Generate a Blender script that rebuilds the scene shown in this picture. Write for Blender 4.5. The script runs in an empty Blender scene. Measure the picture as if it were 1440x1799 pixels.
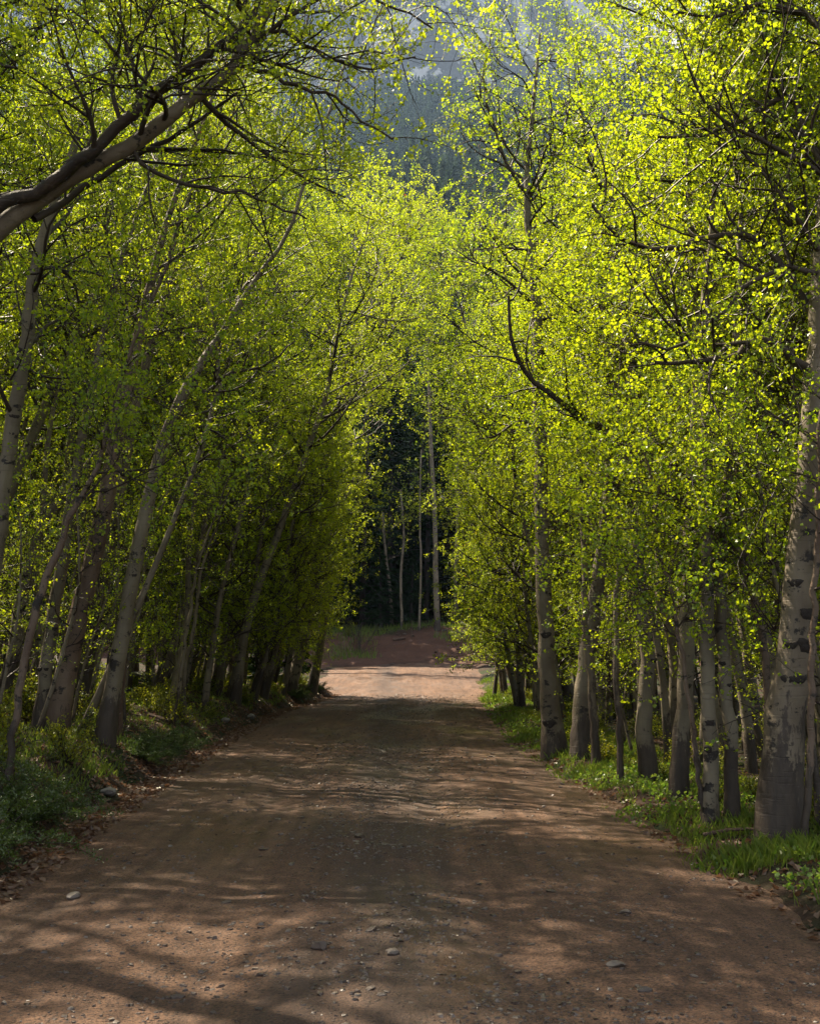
import bpy, math, random
import numpy as np
from mathutils import Vector, Matrix
R = math.radians
random.seed(7)
scene = bpy.context.scene
COL = scene.collection

# ------------------------------------------------------------------ camera
FPX = 2000.0
PITCH = math.atan(245.5 / FPX)
CAM = np.array([0.0, 0.0, 1.6])
cd = bpy.data.cameras.new("camera")
cam = bpy.data.objects.new("camera", cd)
COL.objects.link(cam)
cd.sensor_fit = 'VERTICAL'
cd.sensor_height = 36.0
cd.lens = FPX / 1799.0 * 36.0
cd.clip_start = 0.1
cd.clip_end = 12000
cam.location = CAM
cam.rotation_euler = (math.pi / 2 + PITCH, 0, 0)
scene.camera = cam

# ------------------------------------------------------------------ light
SUN_AZ = R(-52)      # from +Y (ahead), negative = to the left
SUN_EL = R(54)
sun_dir = Vector((math.sin(SUN_AZ) * math.cos(SUN_EL), math.cos(SUN_AZ) * math.cos(SUN_EL), math.sin(SUN_EL)))
sl = bpy.data.lights.new("sun", 'SUN')
sl.energy = 5.0
sl.angle = R(0.5)
sl.color = (1.0, 0.85, 0.64)
so = bpy.data.objects.new("sun", sl)
so.rotation_euler = sun_dir.to_track_quat('Z', 'Y').to_euler()
so.location = (-30, 30, 40)
COL.objects.link(so)
world = bpy.data.worlds.new("World")
scene.world = world
world.use_nodes = True
wn, wl = world.node_tree.nodes, world.node_tree.links
wn.clear()
w_out = wn.new("ShaderNodeOutputWorld")
w_bg = wn.new("ShaderNodeBackground")
w_sky = wn.new("ShaderNodeTexSky")
w_sky.sky_type = 'NISHITA'
w_sky.sun_disc = False
w_sky.sun_elevation = SUN_EL
w_sky.sun_rotation = SUN_AZ
w_sky.altitude = 2800
w_sky.air_density = 1.0
w_sky.dust_density = 1.0
w_tc = wn.new("ShaderNodeTexCoord")
w_nz = wn.new("ShaderNodeTexNoise")
w_nz.inputs["Scale"].default_value = 2.2
w_nz.inputs["Detail"].default_value = 5
w_rp = wn.new("ShaderNodeValToRGB")
w_rp.color_ramp.elements[0].position = 0.36
w_rp.color_ramp.elements[1].position = 0.62
w_mx = wn.new("ShaderNodeMixRGB")
w_mx.inputs[2].default_value = (7.0, 6.9, 6.8, 1)
wl.new(w_tc.outputs["Generated"], w_nz.inputs["Vector"])
wl.new(w_nz.outputs["Fac"], w_rp.inputs[0])
wl.new(w_rp.outputs[0], w_mx.inputs[0])
wl.new(w_sky.outputs[0], w_mx.inputs[1])
wl.new(w_mx.outputs[0], w_bg.inputs["Color"])
w_bg.inputs["Strength"].default_value = 0.05
wl.new(w_bg.outputs[0], w_out.inputs["Surface"])
scene.view_settings.view_transform = 'Standard'
scene.view_settings.look = 'None'
scene.view_settings.exposure = 1.98
scene.view_settings.gamma = 1.0
scene.cycles.use_denoising = True
scene.cycles.max_bounces = 10
scene.cycles.diffuse_bounces = 1
scene.cycles.transmission_bounces = 4
scene.cycles.glossy_bounces = 2
scene.cycles.volume_bounces = 0
scene.cycles.transparent_max_bounces = 4
scene.cycles.sample_clamp_indirect = 4.0
scene.cycles.sample_clamp_direct = 12.0


# ------------------------------------------------------------------ pixel helpers (1440 x 1799 photograph)
def ray(px, py):
    u = (px - 720.0) / FPX
    v = (899.5 - py) / FPX
    c, s = math.cos(PITCH), math.sin(PITCH)
    return np.array([u, c - v * s, s + v * c])


def at(px, py, Y):
    r = ray(px, py)
    return CAM + r * (Y / r[1])


# ------------------------------------------------------------------ noise
_rg = np.random.default_rng(3)
_TAB = _rg.random((256, 256))


def vnoise(x, y):
    x = np.asarray(x, float); y = np.asarray(y, float)
    xi = np.floor(x).astype(int); yi = np.floor(y).astype(int)
    fx = x - xi; fy = y - yi
    fx = fx * fx * (3 - 2 * fx); fy = fy * fy * (3 - 2 * fy)
    a = _TAB[xi & 255, yi & 255]; b = _TAB[(xi + 1) & 255, yi & 255]
    c = _TAB[xi & 255, (yi + 1) & 255]; d = _TAB[(xi + 1) & 255, (yi + 1) & 255]
    return (a * (1 - fx) + b * fx) * (1 - fy) + (c * (1 - fx) + d * fx) * fy - 0.5


def fbm(x, y, o=4):
    s = 0; a = 1.0
    for k in range(o):
        s = s + a * vnoise(x * 2 ** k + 17 * k, y * 2 ** k + 31 * k)
        a *= 0.5
    return s


def sstep(a, b, x):
    t = np.clip((np.asarray(x, float) - a) / (b - a), 0, 1)
    return t * t * (3 - 2 * t)


# ------------------------------------------------------------------ terrain functions
_cy = [-10, 0, 5, 10, 20, 30, 38, 44, 60, 90]
_cx = [0.2, 0.0, -0.2, -0.42, -0.78, -0.72, -0.35, 0.0, 0.3, 0.3]


def edges(y):
    c = np.interp(y, _cy, _cx)
    w = np.interp(y, [0, 10, 20, 30, 42, 60], [2.55, 2.6, 2.65, 2.9, 2.75, 3.2])
    xl = c - w - 13 * sstep(42.5, 48, y)
    xr = c + w + 0.0 * y
    return xl, xr


def profile(y):
    return 0.85 * sstep(40, 64, y) + 2.25 * sstep(62.5, 71, y) + 0.10 * np.maximum(np.asarray(y, float) - 72, 0)


def road_z(x, y):
    xl, xr = edges(y)
    c = (np.maximum(xl, xr - 6) + xr) / 2
    d = x - c
    crown = 0.05 * (1 - (d / 2.8) ** 2)
    ruts = -0.03 * (np.exp(-((d - 0.75) / 0.28) ** 2) + np.exp(-((d + 0.85) / 0.32) ** 2))
    rough = 0.016 * fbm(x * 1.7, y * 0.22, 2) + 0.012 * fbm(x * 5, y * 4, 3)
    return profile(y) + crown + ruts + rough


def ground_z(x, y):
    x = np.asarray(x, float); y = np.asarray(y, float)
    xl, xr = edges(y)
    n = 0.35 * fbm(x * 0.0 + 5 + y * 0.9, y * 0.35, 3)
    el = xl - x + n
    er = x - xr + n * 0.7
    far = sstep(61, 65, y)
    left = 0.46 * sstep(-0.1, 0.85, el) + 0.11 * np.clip(el - 0.8, 0, 14)
    right = 0.09 * sstep(-0.1, 0.6, er) - 0.01 * np.clip(er - 2, 0, 10)
    bank = np.where(el > 0, left, np.where(er > 0, right, 0))
    inside = sstep(0.25, -0.15, np.maximum(el, er)) * (1 - far)
    base = profile(y) - 0.10 * inside
    rough = (0.45 * sstep(61, 66, y) * sstep(90, 75, y) * fbm(x * 0.35, y * 0.5, 4) + 0.10 * fbm(x * 0.6, y * 0.6, 3) + 0.05 * fbm(x * 2.5, y * 2.5, 3)) * (1 - 0.85 * inside)
    return base + bank * (1 - 0.6 * far) + rough


def on_ground(px, py):
    r = ray(px, py)
    t = 3.0
    while t < 140:
        p = CAM + r * t
        if p[2] < float(ground_z(p[0], p[1])):
            return p
        t += 0.05
    return CAM + r * 60


# ------------------------------------------------------------------ mesh helpers
def new_mesh(name, V, F, k, mats, attr=None, smooth=True):
    """V (n,3); F (m,k) index array of k-gons"""
    me = bpy.data.meshes.new(name)
    V = np.ascontiguousarray(V, np.float32); F = np.ascontiguousarray(F, np.int32)
    me.vertices.add(len(V)); me.vertices.foreach_set("co", V.ravel())
    me.loops.add(F.size); me.loops.foreach_set("vertex_index", F.ravel())
    me.polygons.add(len(F))
    me.polygons.foreach_set("loop_start", np.arange(0, F.size, k, dtype=np.int32))
    me.polygons.foreach_set("use_smooth", np.full(len(F), smooth, dtype=bool))
    if attr is not None:
        a = me.attributes.new("tint", 'FLOAT', 'FACE')
        a.data.foreach_set("value", np.ascontiguousarray(attr, np.float32))
    me.update(calc_edges=True)
    for m in (mats if isinstance(mats, (list, tuple)) else [mats]):
        me.materials.append(m)
    return me


def link(name, me, parent=None, loc=None, **props):
    o = bpy.data.objects.new(name, me)
    COL.objects.link(o)
    if parent is not None: o.parent = parent
    if loc is not None: o.location = loc
    for k, v in props.items(): o[k] = v
    return o


def thing(name, label, cat, loc, group=None, rot=(0, 0, 0), sc=1.0):
    o = bpy.data.objects.new(name, None)
    COL.objects.link(o)
    o.empty_display_size = 0.3
    o.location = loc; o.rotation_euler = rot; o.scale = (sc, sc, sc) if not hasattr(sc, '__len__') else sc
    o['label'] = label; o['category'] = cat
    if group: o['group'] = group
    return o


def nrm(v):
    return v / np.maximum(np.linalg.norm(v, axis=-1, keepdims=True), 1e-9)


def tubes(paths, radii, k):
    """paths (N,P,3) radii (N,P) -> V, quads"""
    N, P, _ = paths.shape
    T = nrm(np.gradient(paths, axis=1))
    ref = np.broadcast_to(np.array([0.31, 0.93, 0.17]), T.shape)
    alt = np.broadcast_to(np.array([0.9, -0.2, 0.38]), T.shape)
    m = np.abs((T * ref).sum(-1)).mean(1) > 0.8
    ref = np.where(m[:, None, None], alt, ref)
    U = nrm(np.cross(T, ref)); W = np.cross(T, U)
    a = np.arange(k) * 2 * np.pi / k
    ring = U[:, :, None, :] * np.cos(a)[None, None, :, None] + W[:, :, None, :] * np.sin(a)[None, None, :, None]
    V = paths[:, :, None, :] + ring * radii[:, :, None, None]
    idx = np.arange(N * P * k).reshape(N, P, k)
    q = np.stack([idx[:, :-1, :], np.roll(idx[:, :-1, :], -1, 2), np.roll(idx[:, 1:, :], -1, 2), idx[:, 1:, :]], -1)
    return V.reshape(-1, 3), q.reshape(-1, 4)


def join(parts):
    Vs, Fs, o = [], [], 0
    for V, F in parts:
        Vs.append(V); Fs.append(F + o); o += len(V)
    return np.concatenate(Vs), np.concatenate(Fs)


def grow(S, D, L, P, wig, up, rng, droop=0.0):
    N = len(S)
    out = np.zeros((N, P, 3)); out[:, 0] = S
    d = nrm(D.copy()); n = np.zeros((N, 3)); st = (L / (P - 1))[:, None]
    for i in range(1, P):
        n = 0.45 * n + rng.normal(0, wig, (N, 3))
        d = d + n; d[:, 2] += up - droop * i / P
        d = nrm(d)
        out[:, i] = out[:, i - 1] + d * st
    return out


def kids(par, rad, n, t0, t1, ang, rng, upb=0.0):
    """n children on each parent polyline; returns starts, dirs, parent radius, parent index, t"""
    N, P, _ = par.shape
    t = t0 + (t1 - t0) * (np.arange(n)[None, :] + rng.random((N, n))) / n
    f = t * (P - 1); i = np.minimum(f.astype(int), P - 2); w = (f - i)[..., None]
    pi = np.arange(N)[:, None].repeat(n, 1)
    p = par[pi, i] * (1 - w) + par[pi, i + 1] * w
    T = nrm(par[pi, i + 1] - par[pi, i])
    r = rad[pi, i] * (1 - w[..., 0]) + rad[pi, i + 1] * w[..., 0]
    q = rng.normal(0, 1, (N, n, 3)); q[..., 2] += upb
    q = nrm(q - (q * T).sum(-1, keepdims=True) * T)
    a = rng.normal(ang, 0.18, (N, n))[..., None]
    D = T * np.cos(a) + q * np.sin(a)
    return p.reshape(-1, 3), D.reshape(-1, 3), r.reshape(-1), pi.reshape(-1), t.reshape(-1)


def leaf_quads(C, size, rng, hang=0.3):
    """rounded-rhomb leaves around points C -> V, quads, tint"""
    M = len(C)
    n = nrm(rng.normal(0, 1, (M, 3)))
    a = rng.normal(0, 1, (M, 3)); a[:, 2] -= hang
    a = nrm(a - (a * n).sum(-1, keepdims=True) * n)
    b = np.cross(n, a)
    s = (size * rng.uniform(0.5, 1.45, M))[:, None]
    v0 = C; v2 = C + a * s + n * s * 0.08
    v1 = C + a * s * 0.42 + b * s * 0.52 + n * s * 0.18
    v3 = C + a * s * 0.42 - b * s * 0.52 + n * s * 0.18
    V = np.stack([v0, v1, v2, v3], 1).reshape(-1, 3)
    F = np.arange(M * 4).reshape(M, 4)
    return V, F


def knots_of(P0):
    P0 = np.asarray(P0, float)
    t = np.concatenate([[0], np.cumsum(np.sqrt(np.linalg.norm(np.diff(P0, axis=0), axis=1)) + 1e-6)])
    return t / t[-1]


def resample(P0, n):
    P0 = np.asarray(P0, float)
    if len(P0) > 2:
        t = knots_of(P0)
        m = np.zeros_like(P0)
        d = np.diff(P0, axis=0) / np.diff(t)[:, None]
        h = np.diff(t)
        m[1:-1] = (d[:-1] * h[1:, None] + d[1:] * h[:-1, None]) / (h[1:] + h[:-1])[:, None]
        m[0] = d[0]; m[-1] = d[-1]
        u = np.linspace(0, 1, n); i = np.clip(np.searchsorted(t, u) - 1, 0, len(t) - 2)
        w = ((u - t[i]) / h[i])[:, None]; H = h[i][:, None]
        return ((2 * w ** 3 - 3 * w ** 2 + 1) * P0[i] + (w ** 3 - 2 * w ** 2 + w) * H * m[i]
                + (-2 * w ** 3 + 3 * w ** 2) * P0[i + 1] + (w ** 3 - w ** 2) * H * m[i + 1])
    # catmull-rom through points
    k = len(P0)
    if k < 3:
        t = np.linspace(0, 1, n)[:, None]
        return P0[0] * (1 - t) + P0[-1] * t
    E = np.vstack([2 * P0[0] - P0[1], P0, 2 * P0[-1] - P0[-2]])
    out = []
    for f in np.linspace(0, k - 1 - 1e-6, n):
        i = int(f); u = f - i
        a, b, c, d = E[i], E[i + 1], E[i + 2], E[i + 3]
        out.append(0.5 * ((2 * b) + (-a + c) * u + (2 * a - 5 * b + 4 * c - d) * u * u + (-a + 3 * b - 3 * c + d) * u ** 3))
    return np.array(out)


# ------------------------------------------------------------------ materials
def mat(name):
    m = bpy.data.materials.new(name); m.use_nodes = True
    nt = m.node_tree; nt.nodes.clear()
    out = nt.nodes.new("ShaderNodeOutputMaterial")
    return m, nt, out


def N(nt, t, **kw):
    n = nt.nodes.new("ShaderNode" + t)
    for k, v in kw.items():
        if k in n.inputs: n.inputs[k].default_value = v
        else: setattr(n, k, v)
    return n


def ramp(nt, src, stops):
    r = nt.nodes.new("ShaderNodeValToRGB"); e = r.color_ramp.elements
    while len(e) < len(stops): e.new(0.5)
    for i, (p, c) in enumerate(stops):
        e[i].position = p; e[i].color = (*c, 1) if len(c) == 3 else c
    if src is not None: nt.links.new(src, r.inputs[0])
    return r.outputs[0]


def mixc(nt, f, a, b, mode='MIX'):
    m = nt.nodes.new("ShaderNodeMixRGB"); m.blend_type = mode
    for s, i in ((f, 0), (a, 1), (b, 2)):
        if hasattr(s, 'is_linked') or hasattr(s, 'links'): nt.links.new(s, m.inputs[i])
        elif isinstance(s, (int, float)): m.inputs[i].default_value = s if i == 0 else (s, s, s, 1)
        else: m.inputs[i].default_value = (*s, 1)
    return m.outputs[0]


def noise(nt, vec, scale, detail=4, rough=0.55):
    n = N(nt, "TexNoise"); n.inputs["Scale"].default_value = scale
    n.inputs["Detail"].default_value = detail; n.inputs["Roughness"].default_value = rough
    if vec is not None: nt.links.new(vec, n.inputs["Vector"])
    return n.outputs["Fac"]


def mapping(nt, vec, sc):
    m = N(nt, "Mapping"); m.inputs["Scale"].default_value = sc
    nt.links.new(vec, m.inputs["Vector"]); return m.outputs[0]


def math_(nt, op, a, b=None, c=None):
    m = N(nt, "Math"); m.operation = op
    for i, s in enumerate((a, b, c)):
        if s is None: continue
        if isinstance(s, (int, float)): m.inputs[i].default_value = s
        else: nt.links.new(s, m.inputs[i])
    return m.outputs[0]


def leaf_mat(name, d0, d1, t0, t1, red=0.0, gloss=0.03):
    m, nt, out = mat(name)
    at_ = N(nt, "Attribute"); at_.attribute_name = "tint"
    oi = N(nt, "ObjectInfo")
    f = math_(nt, 'ADD', math_(nt, 'MULTIPLY', at_.outputs["Fac"], 0.7), math_(nt, 'MULTIPLY', oi.outputs["Random"], 0.3))
    dc = mixc(nt, f, d0, d1); tc = mixc(nt, f, t0, t1)
    if red > 0:
        k = math_(nt, 'GREATER_THAN', at_.outputs["Fac"], 1 - red)
        dc = mixc(nt, k, dc, (0.16, 0.05, 0.02)); tc = mixc(nt, k, tc, (0.36, 0.08, 0.02))
    d = N(nt, "BsdfDiffuse"); nt.links.new(dc, d.inputs[0])
    t = N(nt, "BsdfTranslucent"); nt.links.new(tc, t.inputs[0])
    g = N(nt, "BsdfGlossy"); g.inputs["Roughness"].default_value = 0.38
    g.inputs["Color"].default_value = (0.9, 0.95, 0.85, 1)
    a = N(nt, "AddShader"); nt.links.new(d.outputs[0], a.inputs[0]); nt.links.new(t.outputs[0], a.inputs[1])
    x = N(nt, "MixShader"); x.inputs[0].default_value = gloss
    nt.links.new(a.outputs[0], x.inputs[1]); nt.links.new(g.outputs[0], x.inputs[2])
    nt.links.new(x.outputs[0], out.inputs[0])
    return m


M_LEAF = leaf_mat("aspen_leaf", (0.028, 0.06, 0.004), (0.07, 0.09, 0.005), (0.11, 0.205, 0.003), (0.44, 0.47, 0.008), red=0.006)
M_SHRUB = leaf_mat("shrub_leaf", (0.02, 0.045, 0.006), (0.07, 0.07, 0.01), (0.08, 0.14, 0.006), (0.28, 0.26, 0.012), red=0.03)
M_GRASS = leaf_mat("grass_blade", (0.028, 0.055, 0.008), (0.08, 0.095, 0.02), (0.08, 0.17, 0.012), (0.22, 0.26, 0.035))
M_NEEDLE = leaf_mat("spruce_needle", (0.008, 0.018, 0.007), (0.018, 0.032, 0.012), (0.005, 0.012, 0.003), (0.01, 0.02, 0.005), gloss=0.008)
M_JUNIPER = leaf_mat("juniper_needle", (0.014, 0.032, 0.006), (0.04, 0.055, 0.01), (0.02, 0.05, 0.005), (0.06, 0.08, 0.008), gloss=0.05)
M_LITTER = leaf_mat("dead_leaf", (0.05, 0.026, 0.018), (0.12, 0.07, 0.048), (0.04, 0.02, 0.01), (0.08, 0.04, 0.02), gloss=0.04)


def princ(nt, out, col, rough=0.8, bump=None, bs=0.3, bd=0.02, spec=0.3):
    p = N(nt, "BsdfPrincipled")
    p.inputs["Specular IOR Level"].default_value = spec
    if hasattr(col, 'links'): nt.links.new(col, p.inputs["Base Color"])
    else: p.inputs["Base Color"].default_value = (*col, 1)
    if hasattr(rough, 'links'): nt.links.new(rough, p.inputs["Roughness"])
    else: p.inputs["Roughness"].default_value = rough
    if bump is not None:
        b = N(nt, "Bump"); b.inputs["Strength"].default_value = bs; b.inputs["Distance"].default_value = bd
        nt.links.new(bump, b.inputs["Height"]); nt.links.new(b.outputs[0], p.inputs["Normal"])
    nt.links.new(p.outputs[0], out.inputs[0])
    return p


def bark_mat(name, pale, tan, scar_amt, base_h):
    m, nt, out = mat(name)
    tc = N(nt, "TexCoord").outputs["Object"]
    oi = N(nt, "ObjectInfo")
    add = N(nt, "VectorMath"); add.operation = 'ADD'
    nt.links.new(tc, add.inputs[0]); nt.links.new(oi.outputs["Location"], add.inputs[1])
    v = add.outputs[0]
    c = mixc(nt, ramp(nt, noise(nt, v, 1.6, 5), [(0.35, (0, 0, 0)), (0.68, (1, 1, 1))]), pale, tan)
    # fine horizontal lenticel lines
    ln = ramp(nt, noise(nt, mapping(nt, v, (4, 4, 55)), 1.0, 3), [(0.56, (0, 0, 0)), (0.70, (1, 1, 1))])
    c = mixc(nt, math_(nt, 'MULTIPLY', ln, 0.45), c, (0.10, 0.085, 0.06))
    st = ramp(nt, noise(nt, mapping(nt, v, (14, 14, 1.2)), 1.0, 5, 0.6), [(0.52, (0, 0, 0)), (0.72, (1, 1, 1))])
    c = mixc(nt, math_(nt, 'MULTIPLY', st, 0.55), c, (0.11, 0.085, 0.06))
    # black scars and eyes
    sc1 = ramp(nt, noise(nt, mapping(nt, v, (5, 5, 7)), 1.0, 7, 0.68), [(0.62 - scar_amt, (0, 0, 0)), (0.665 - scar_amt, (1, 1, 1))])
    c = mixc(nt, sc1, c, (0.018, 0.015, 0.013))
    # old furrowed bark towards the foot
    z = N(nt, "SeparateXYZ"); nt.links.new(tc, z.inputs[0])
    rv = math_(nt, 'MULTIPLY', math_(nt, 'SUBTRACT', oi.outputs['Random'], 0.50), 1.5)
    foot = math_(nt, 'ADD', math_(nt, 'MULTIPLY', z.outputs[2], -1.0 / base_h), math_(nt, 'ADD', math_(nt, 'MULTIPLY', noise(nt, mapping(nt, v, (6, 6, 2.2)), 1.0, 8, 0.7), 3.2), math_(nt, 'MULTIPLY', noise(nt, mapping(nt, v, (45, 45, 14)), 1.0, 3), 0.7)))
    foot = math_(nt, 'ADD', foot, rv)
    fr = ramp(nt, foot, [(0.80, (0, 0, 0)), (0.97, (1, 1, 1))])
    fcol = mixc(nt, noise(nt, mapping(nt, v, (18, 18, 4)), 1.0, 4), (0.012, 0.010, 0.009), (0.085, 0.065, 0.05))
    c = mixc(nt, fr, c, fcol)
    h = math_(nt, 'ADD', math_(nt, 'MULTIPLY', noise(nt, mapping(nt, v, (22, 22, 7)), 1.0, 5), 1.0), math_(nt, 'MULTIPLY', ln, -0.25))
    princ(nt, out, c, 0.62, h, 0.55, 0.02, 0.35)
    return m


M_BARK = bark_mat("aspen_bark", (0.185, 0.16, 0.115), (0.09, 0.073, 0.05), 0.04, 0.45)
M_BARK_DARK = bark_mat("aspen_bark_old", (0.17, 0.14, 0.10), (0.085, 0.065, 0.045), 0.05, 1.15)
M_BARK_PEEL = bark_mat("aspen_bark_peeled", (0.15, 0.11, 0.08), (0.07, 0.042, 0.03), 0.06, 0.6)
M_BARK_SHADE = bark_mat("aspen_bark_painted_shade", (0.016, 0.012, 0.010), (0.045, 0.028, 0.020), 0.05, 0.6)  # shadow on the twin trunk is put into this near-black colour
m, nt, out = mat("limb_bark"); v = N(nt, "TexCoord").outputs["Object"]
princ(nt, out, mixc(nt, noise(nt, v, 5, 4), (0.018, 0.013, 0.011), (0.075, 0.058, 0.043)), 0.62, noise(nt, v, 40, 3), 0.4, 0.01, 0.2); M_LIMB = m
m, nt, out = mat("twig_bark"); v = N(nt, "TexCoord").outputs["Object"]
princ(nt, out, mixc(nt, noise(nt, v, 3, 3), (0.012, 0.008, 0.007), (0.040, 0.025, 0.020)), 0.45, None, spec=0.3); M_TWIG = m
m, nt, out = mat("spruce_bark"); v = N(nt, "TexCoord").outputs["Object"]
princ(nt, out, mixc(nt, noise(nt, mapping(nt, v, (8, 8, 2)), 1, 4), (0.015, 0.012, 0.01), (0.05, 0.04, 0.035)), 0.85, noise(nt, mapping(nt, v, (20, 20, 5)), 1, 4), 0.8, 0.03); M_SBARK = m
m, nt, out = mat("knot_black"); v = N(nt, "TexCoord").outputs["Object"]
princ(nt, out, mixc(nt, noise(nt, v, 40, 4), (0.008, 0.007, 0.006), (0.05, 0.04, 0.035)), 0.8, noise(nt, v, 60, 4), 0.8, 0.01); M_KNOT = m
m, nt, out = mat("dead_wood"); v = N(nt, "TexCoord").outputs["Object"]
princ(nt, out, mixc(nt, noise(nt, mapping(nt, v, (2, 14, 14)), 1, 4), (0.035, 0.022, 0.017), (0.14, 0.09, 0.065)), 0.8, noise(nt, mapping(nt, v, (3, 25, 25)), 1, 4), 0.7, 0.02); M_DEAD = m

# ground
m, nt, out = mat("forest_soil"); geo = N(nt, "NewGeometry"); v = geo.outputs["Position"]
a = mixc(nt, noise(nt, v, 3, 6), (0.014, 0.009, 0.007), (0.06, 0.036, 0.024))
a = mixc(nt, ramp(nt, noise(nt, v, 0.8, 5), [(0.46, (0, 0, 0)), (0.6, (1, 1, 1))]), a, (0.018, 0.026, 0.008))
sep = N(nt, "SeparateXYZ"); nt.links.new(v, sep.inputs[0])
red = ramp(nt, math_(nt, 'ADD', math_(nt, 'MULTIPLY', noise(nt, v, 0.35, 4), 0.55), math_(nt, 'MULTIPLY', math_(nt, 'ABSOLUTE', math_(nt, 'SUBTRACT', sep.outputs[1], 66.0)), -0.045)), [(0.06, (0, 0, 0)), (0.16, (1, 1, 1))])
a = mixc(nt, red, a, mixc(nt, noise(nt, v, 2.0, 5), (0.04, 0.02, 0.014), (0.13, 0.07, 0.048)))
h = math_(nt, 'ADD', noise(nt, v, 12, 6, 0.7), math_(nt, 'MULTIPLY', noise(nt, v, 45, 3), 0.4))
princ(nt, out, a, 0.9, h, 0.9, 0.05, 0.2); M_SOIL = m

m, nt, out = mat("dirt_road"); geo = N(nt, "NewGeometry"); v = geo.outputs["Position"]
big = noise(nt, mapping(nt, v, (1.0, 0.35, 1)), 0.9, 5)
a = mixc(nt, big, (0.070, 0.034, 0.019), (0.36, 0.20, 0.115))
a = mixc(nt, ramp(nt, noise(nt, v, 60, 4, 0.7), [(0.35, (1, 1, 1)), (0.55, (0, 0, 0))]), a, (0.035, 0.02, 0.014))
a = mixc(nt, 0.75, a, ramp(nt, noise(nt, mapping(nt, v, (1.6, 0.8, 1)), 3.5, 7, 0.7), [(0.30, (0.35, 0.33, 0.31)), (0.7, (1.0, 1.0, 1.0))]), 'MULTIPLY')
trk = noise(nt, mapping(nt, v, (9, 0.35, 1)), 1.0, 4)
a = mixc(nt, 0.6, a, ramp(nt, trk, [(0.38, (0.45, 0.43, 0.42)), (0.6, (1.0, 1.0, 1.0))]), 'MULTIPLY')
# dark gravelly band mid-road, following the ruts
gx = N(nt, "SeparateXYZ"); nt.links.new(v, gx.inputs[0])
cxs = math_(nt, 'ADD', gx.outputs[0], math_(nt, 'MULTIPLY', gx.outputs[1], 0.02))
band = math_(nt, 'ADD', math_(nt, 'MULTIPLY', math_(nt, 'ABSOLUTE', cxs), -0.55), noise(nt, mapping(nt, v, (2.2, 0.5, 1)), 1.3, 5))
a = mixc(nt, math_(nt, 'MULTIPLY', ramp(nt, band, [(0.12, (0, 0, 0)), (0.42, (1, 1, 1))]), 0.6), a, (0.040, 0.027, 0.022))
vor = N(nt, "TexVoronoi"); vor.inputs["Scale"].default_value = 34; nt.links.new(v, vor.inputs["Vector"])
grit = ramp(nt, vor.outputs["Distance"], [(0.12, (1, 1, 1)), (0.34, (0, 0, 0))])
gm = math_(nt, 'MULTIPLY', grit, ramp(nt, noise(nt, v, 7, 3), [(0.42, (0, 0, 0)), (0.62, (1, 1, 1))]))
a = mixc(nt, math_(nt, 'MULTIPLY', gm, 0.55), a, mixc(nt, vor.outputs["Color"], (0.03, 0.02, 0.018), (0.20, 0.16, 0.13)))
damp = ramp(nt, noise(nt, mapping(nt, v, (0.9, 0.3, 1)), 0.8, 4), [(0.46, (0.85, 0.85, 0.85)), (0.62, (0.34, 0.34, 0.34))])
h = math_(nt, 'ADD', math_(nt, 'MULTIPLY', gm, 0.9), math_(nt, 'ADD', noise(nt, v, 18, 6, 0.7), math_(nt, 'MULTIPLY', noise(nt, v, 120, 3), 0.35)))
princ(nt, out, a, damp, h, 1.0, 0.035, 0.4); M_ROAD = m

m, nt, out = mat("stone"); oi = N(nt, "ObjectInfo"); v = N(nt, "TexCoord").outputs["Object"]
at_ = N(nt, "Attribute"); at_.attribute_name = "tint"
f = math_(nt, 'FRACT', math_(nt, 'ADD', at_.outputs["Fac"], oi.outputs["Random"]))
c = ramp(nt, f, [(0.0, (0.025, 0.019, 0.017)), (0.45, (0.065, 0.04, 0.03)), (0.8, (0.10, 0.075, 0.062)), (1.0, (0.19, 0.16, 0.135))])
princ(nt, out, mixc(nt, noise(nt, v, 30, 4), c, (0.05, 0.035, 0.028)), 0.42, noise(nt, v, 60, 4), 0.5, 0.005, 0.6); M_STONE = m
m, nt, out = mat("pale_rock"); v = N(nt, "TexCoord").outputs["Object"]
princ(nt, out, mixc(nt, noise(nt, v, 6, 5), (0.07, 0.065, 0.06), (0.28, 0.26, 0.24)), 0.6, noise(nt, v, 15, 5), 0.7, 0.03, 0.4); M_ROCK = m

m, nt, out = mat("hillside_ground"); v = N(nt, "NewGeometry").outputs["Position"]
princ(nt, out, mixc(nt, noise(nt, v, 0.02, 5), (0.012, 0.018, 0.011), (0.03, 0.033, 0.02)), 0.95); M_HILL = m
m, nt, out = mat("alpine_rock_and_snow"); geo = N(nt, "NewGeometry"); v = geo.outputs["Position"]
c = mixc(nt, noise(nt, v, 0.015, 7), (0.06, 0.058, 0.055), (0.16, 0.15, 0.14))
c = mixc(nt, ramp(nt, noise(nt, mapping(nt, v, (1.0, 1.0, 0.3)), 0.022, 8, 0.68), [(0.53, (0, 0, 0)), (0.58, (1, 1, 1))]), c, (0.75, 0.77, 0.80))
rs = N(nt, "SeparateXYZ"); nt.links.new(v, rs.inputs[0])
rl = math_(nt, 'ADD', math_(nt, 'MULTIPLY', rs.outputs[0], 0.92), math_(nt, 'ADD', rs.outputs[2], math_(nt, 'MULTIPLY', noise(nt, v, 0.03, 5), 60)))
c = mixc(nt, ramp(nt, math_(nt, 'DIVIDE', rl, 2000.0), [(0.515, (0, 0, 0)), (0.521, (1, 1, 1))]), c, (0.76, 0.78, 0.82))
princ(nt, out, c, 0.85, noise(nt, v, 0.08, 6), 0.6, 3.0); M_MTN = m


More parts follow.
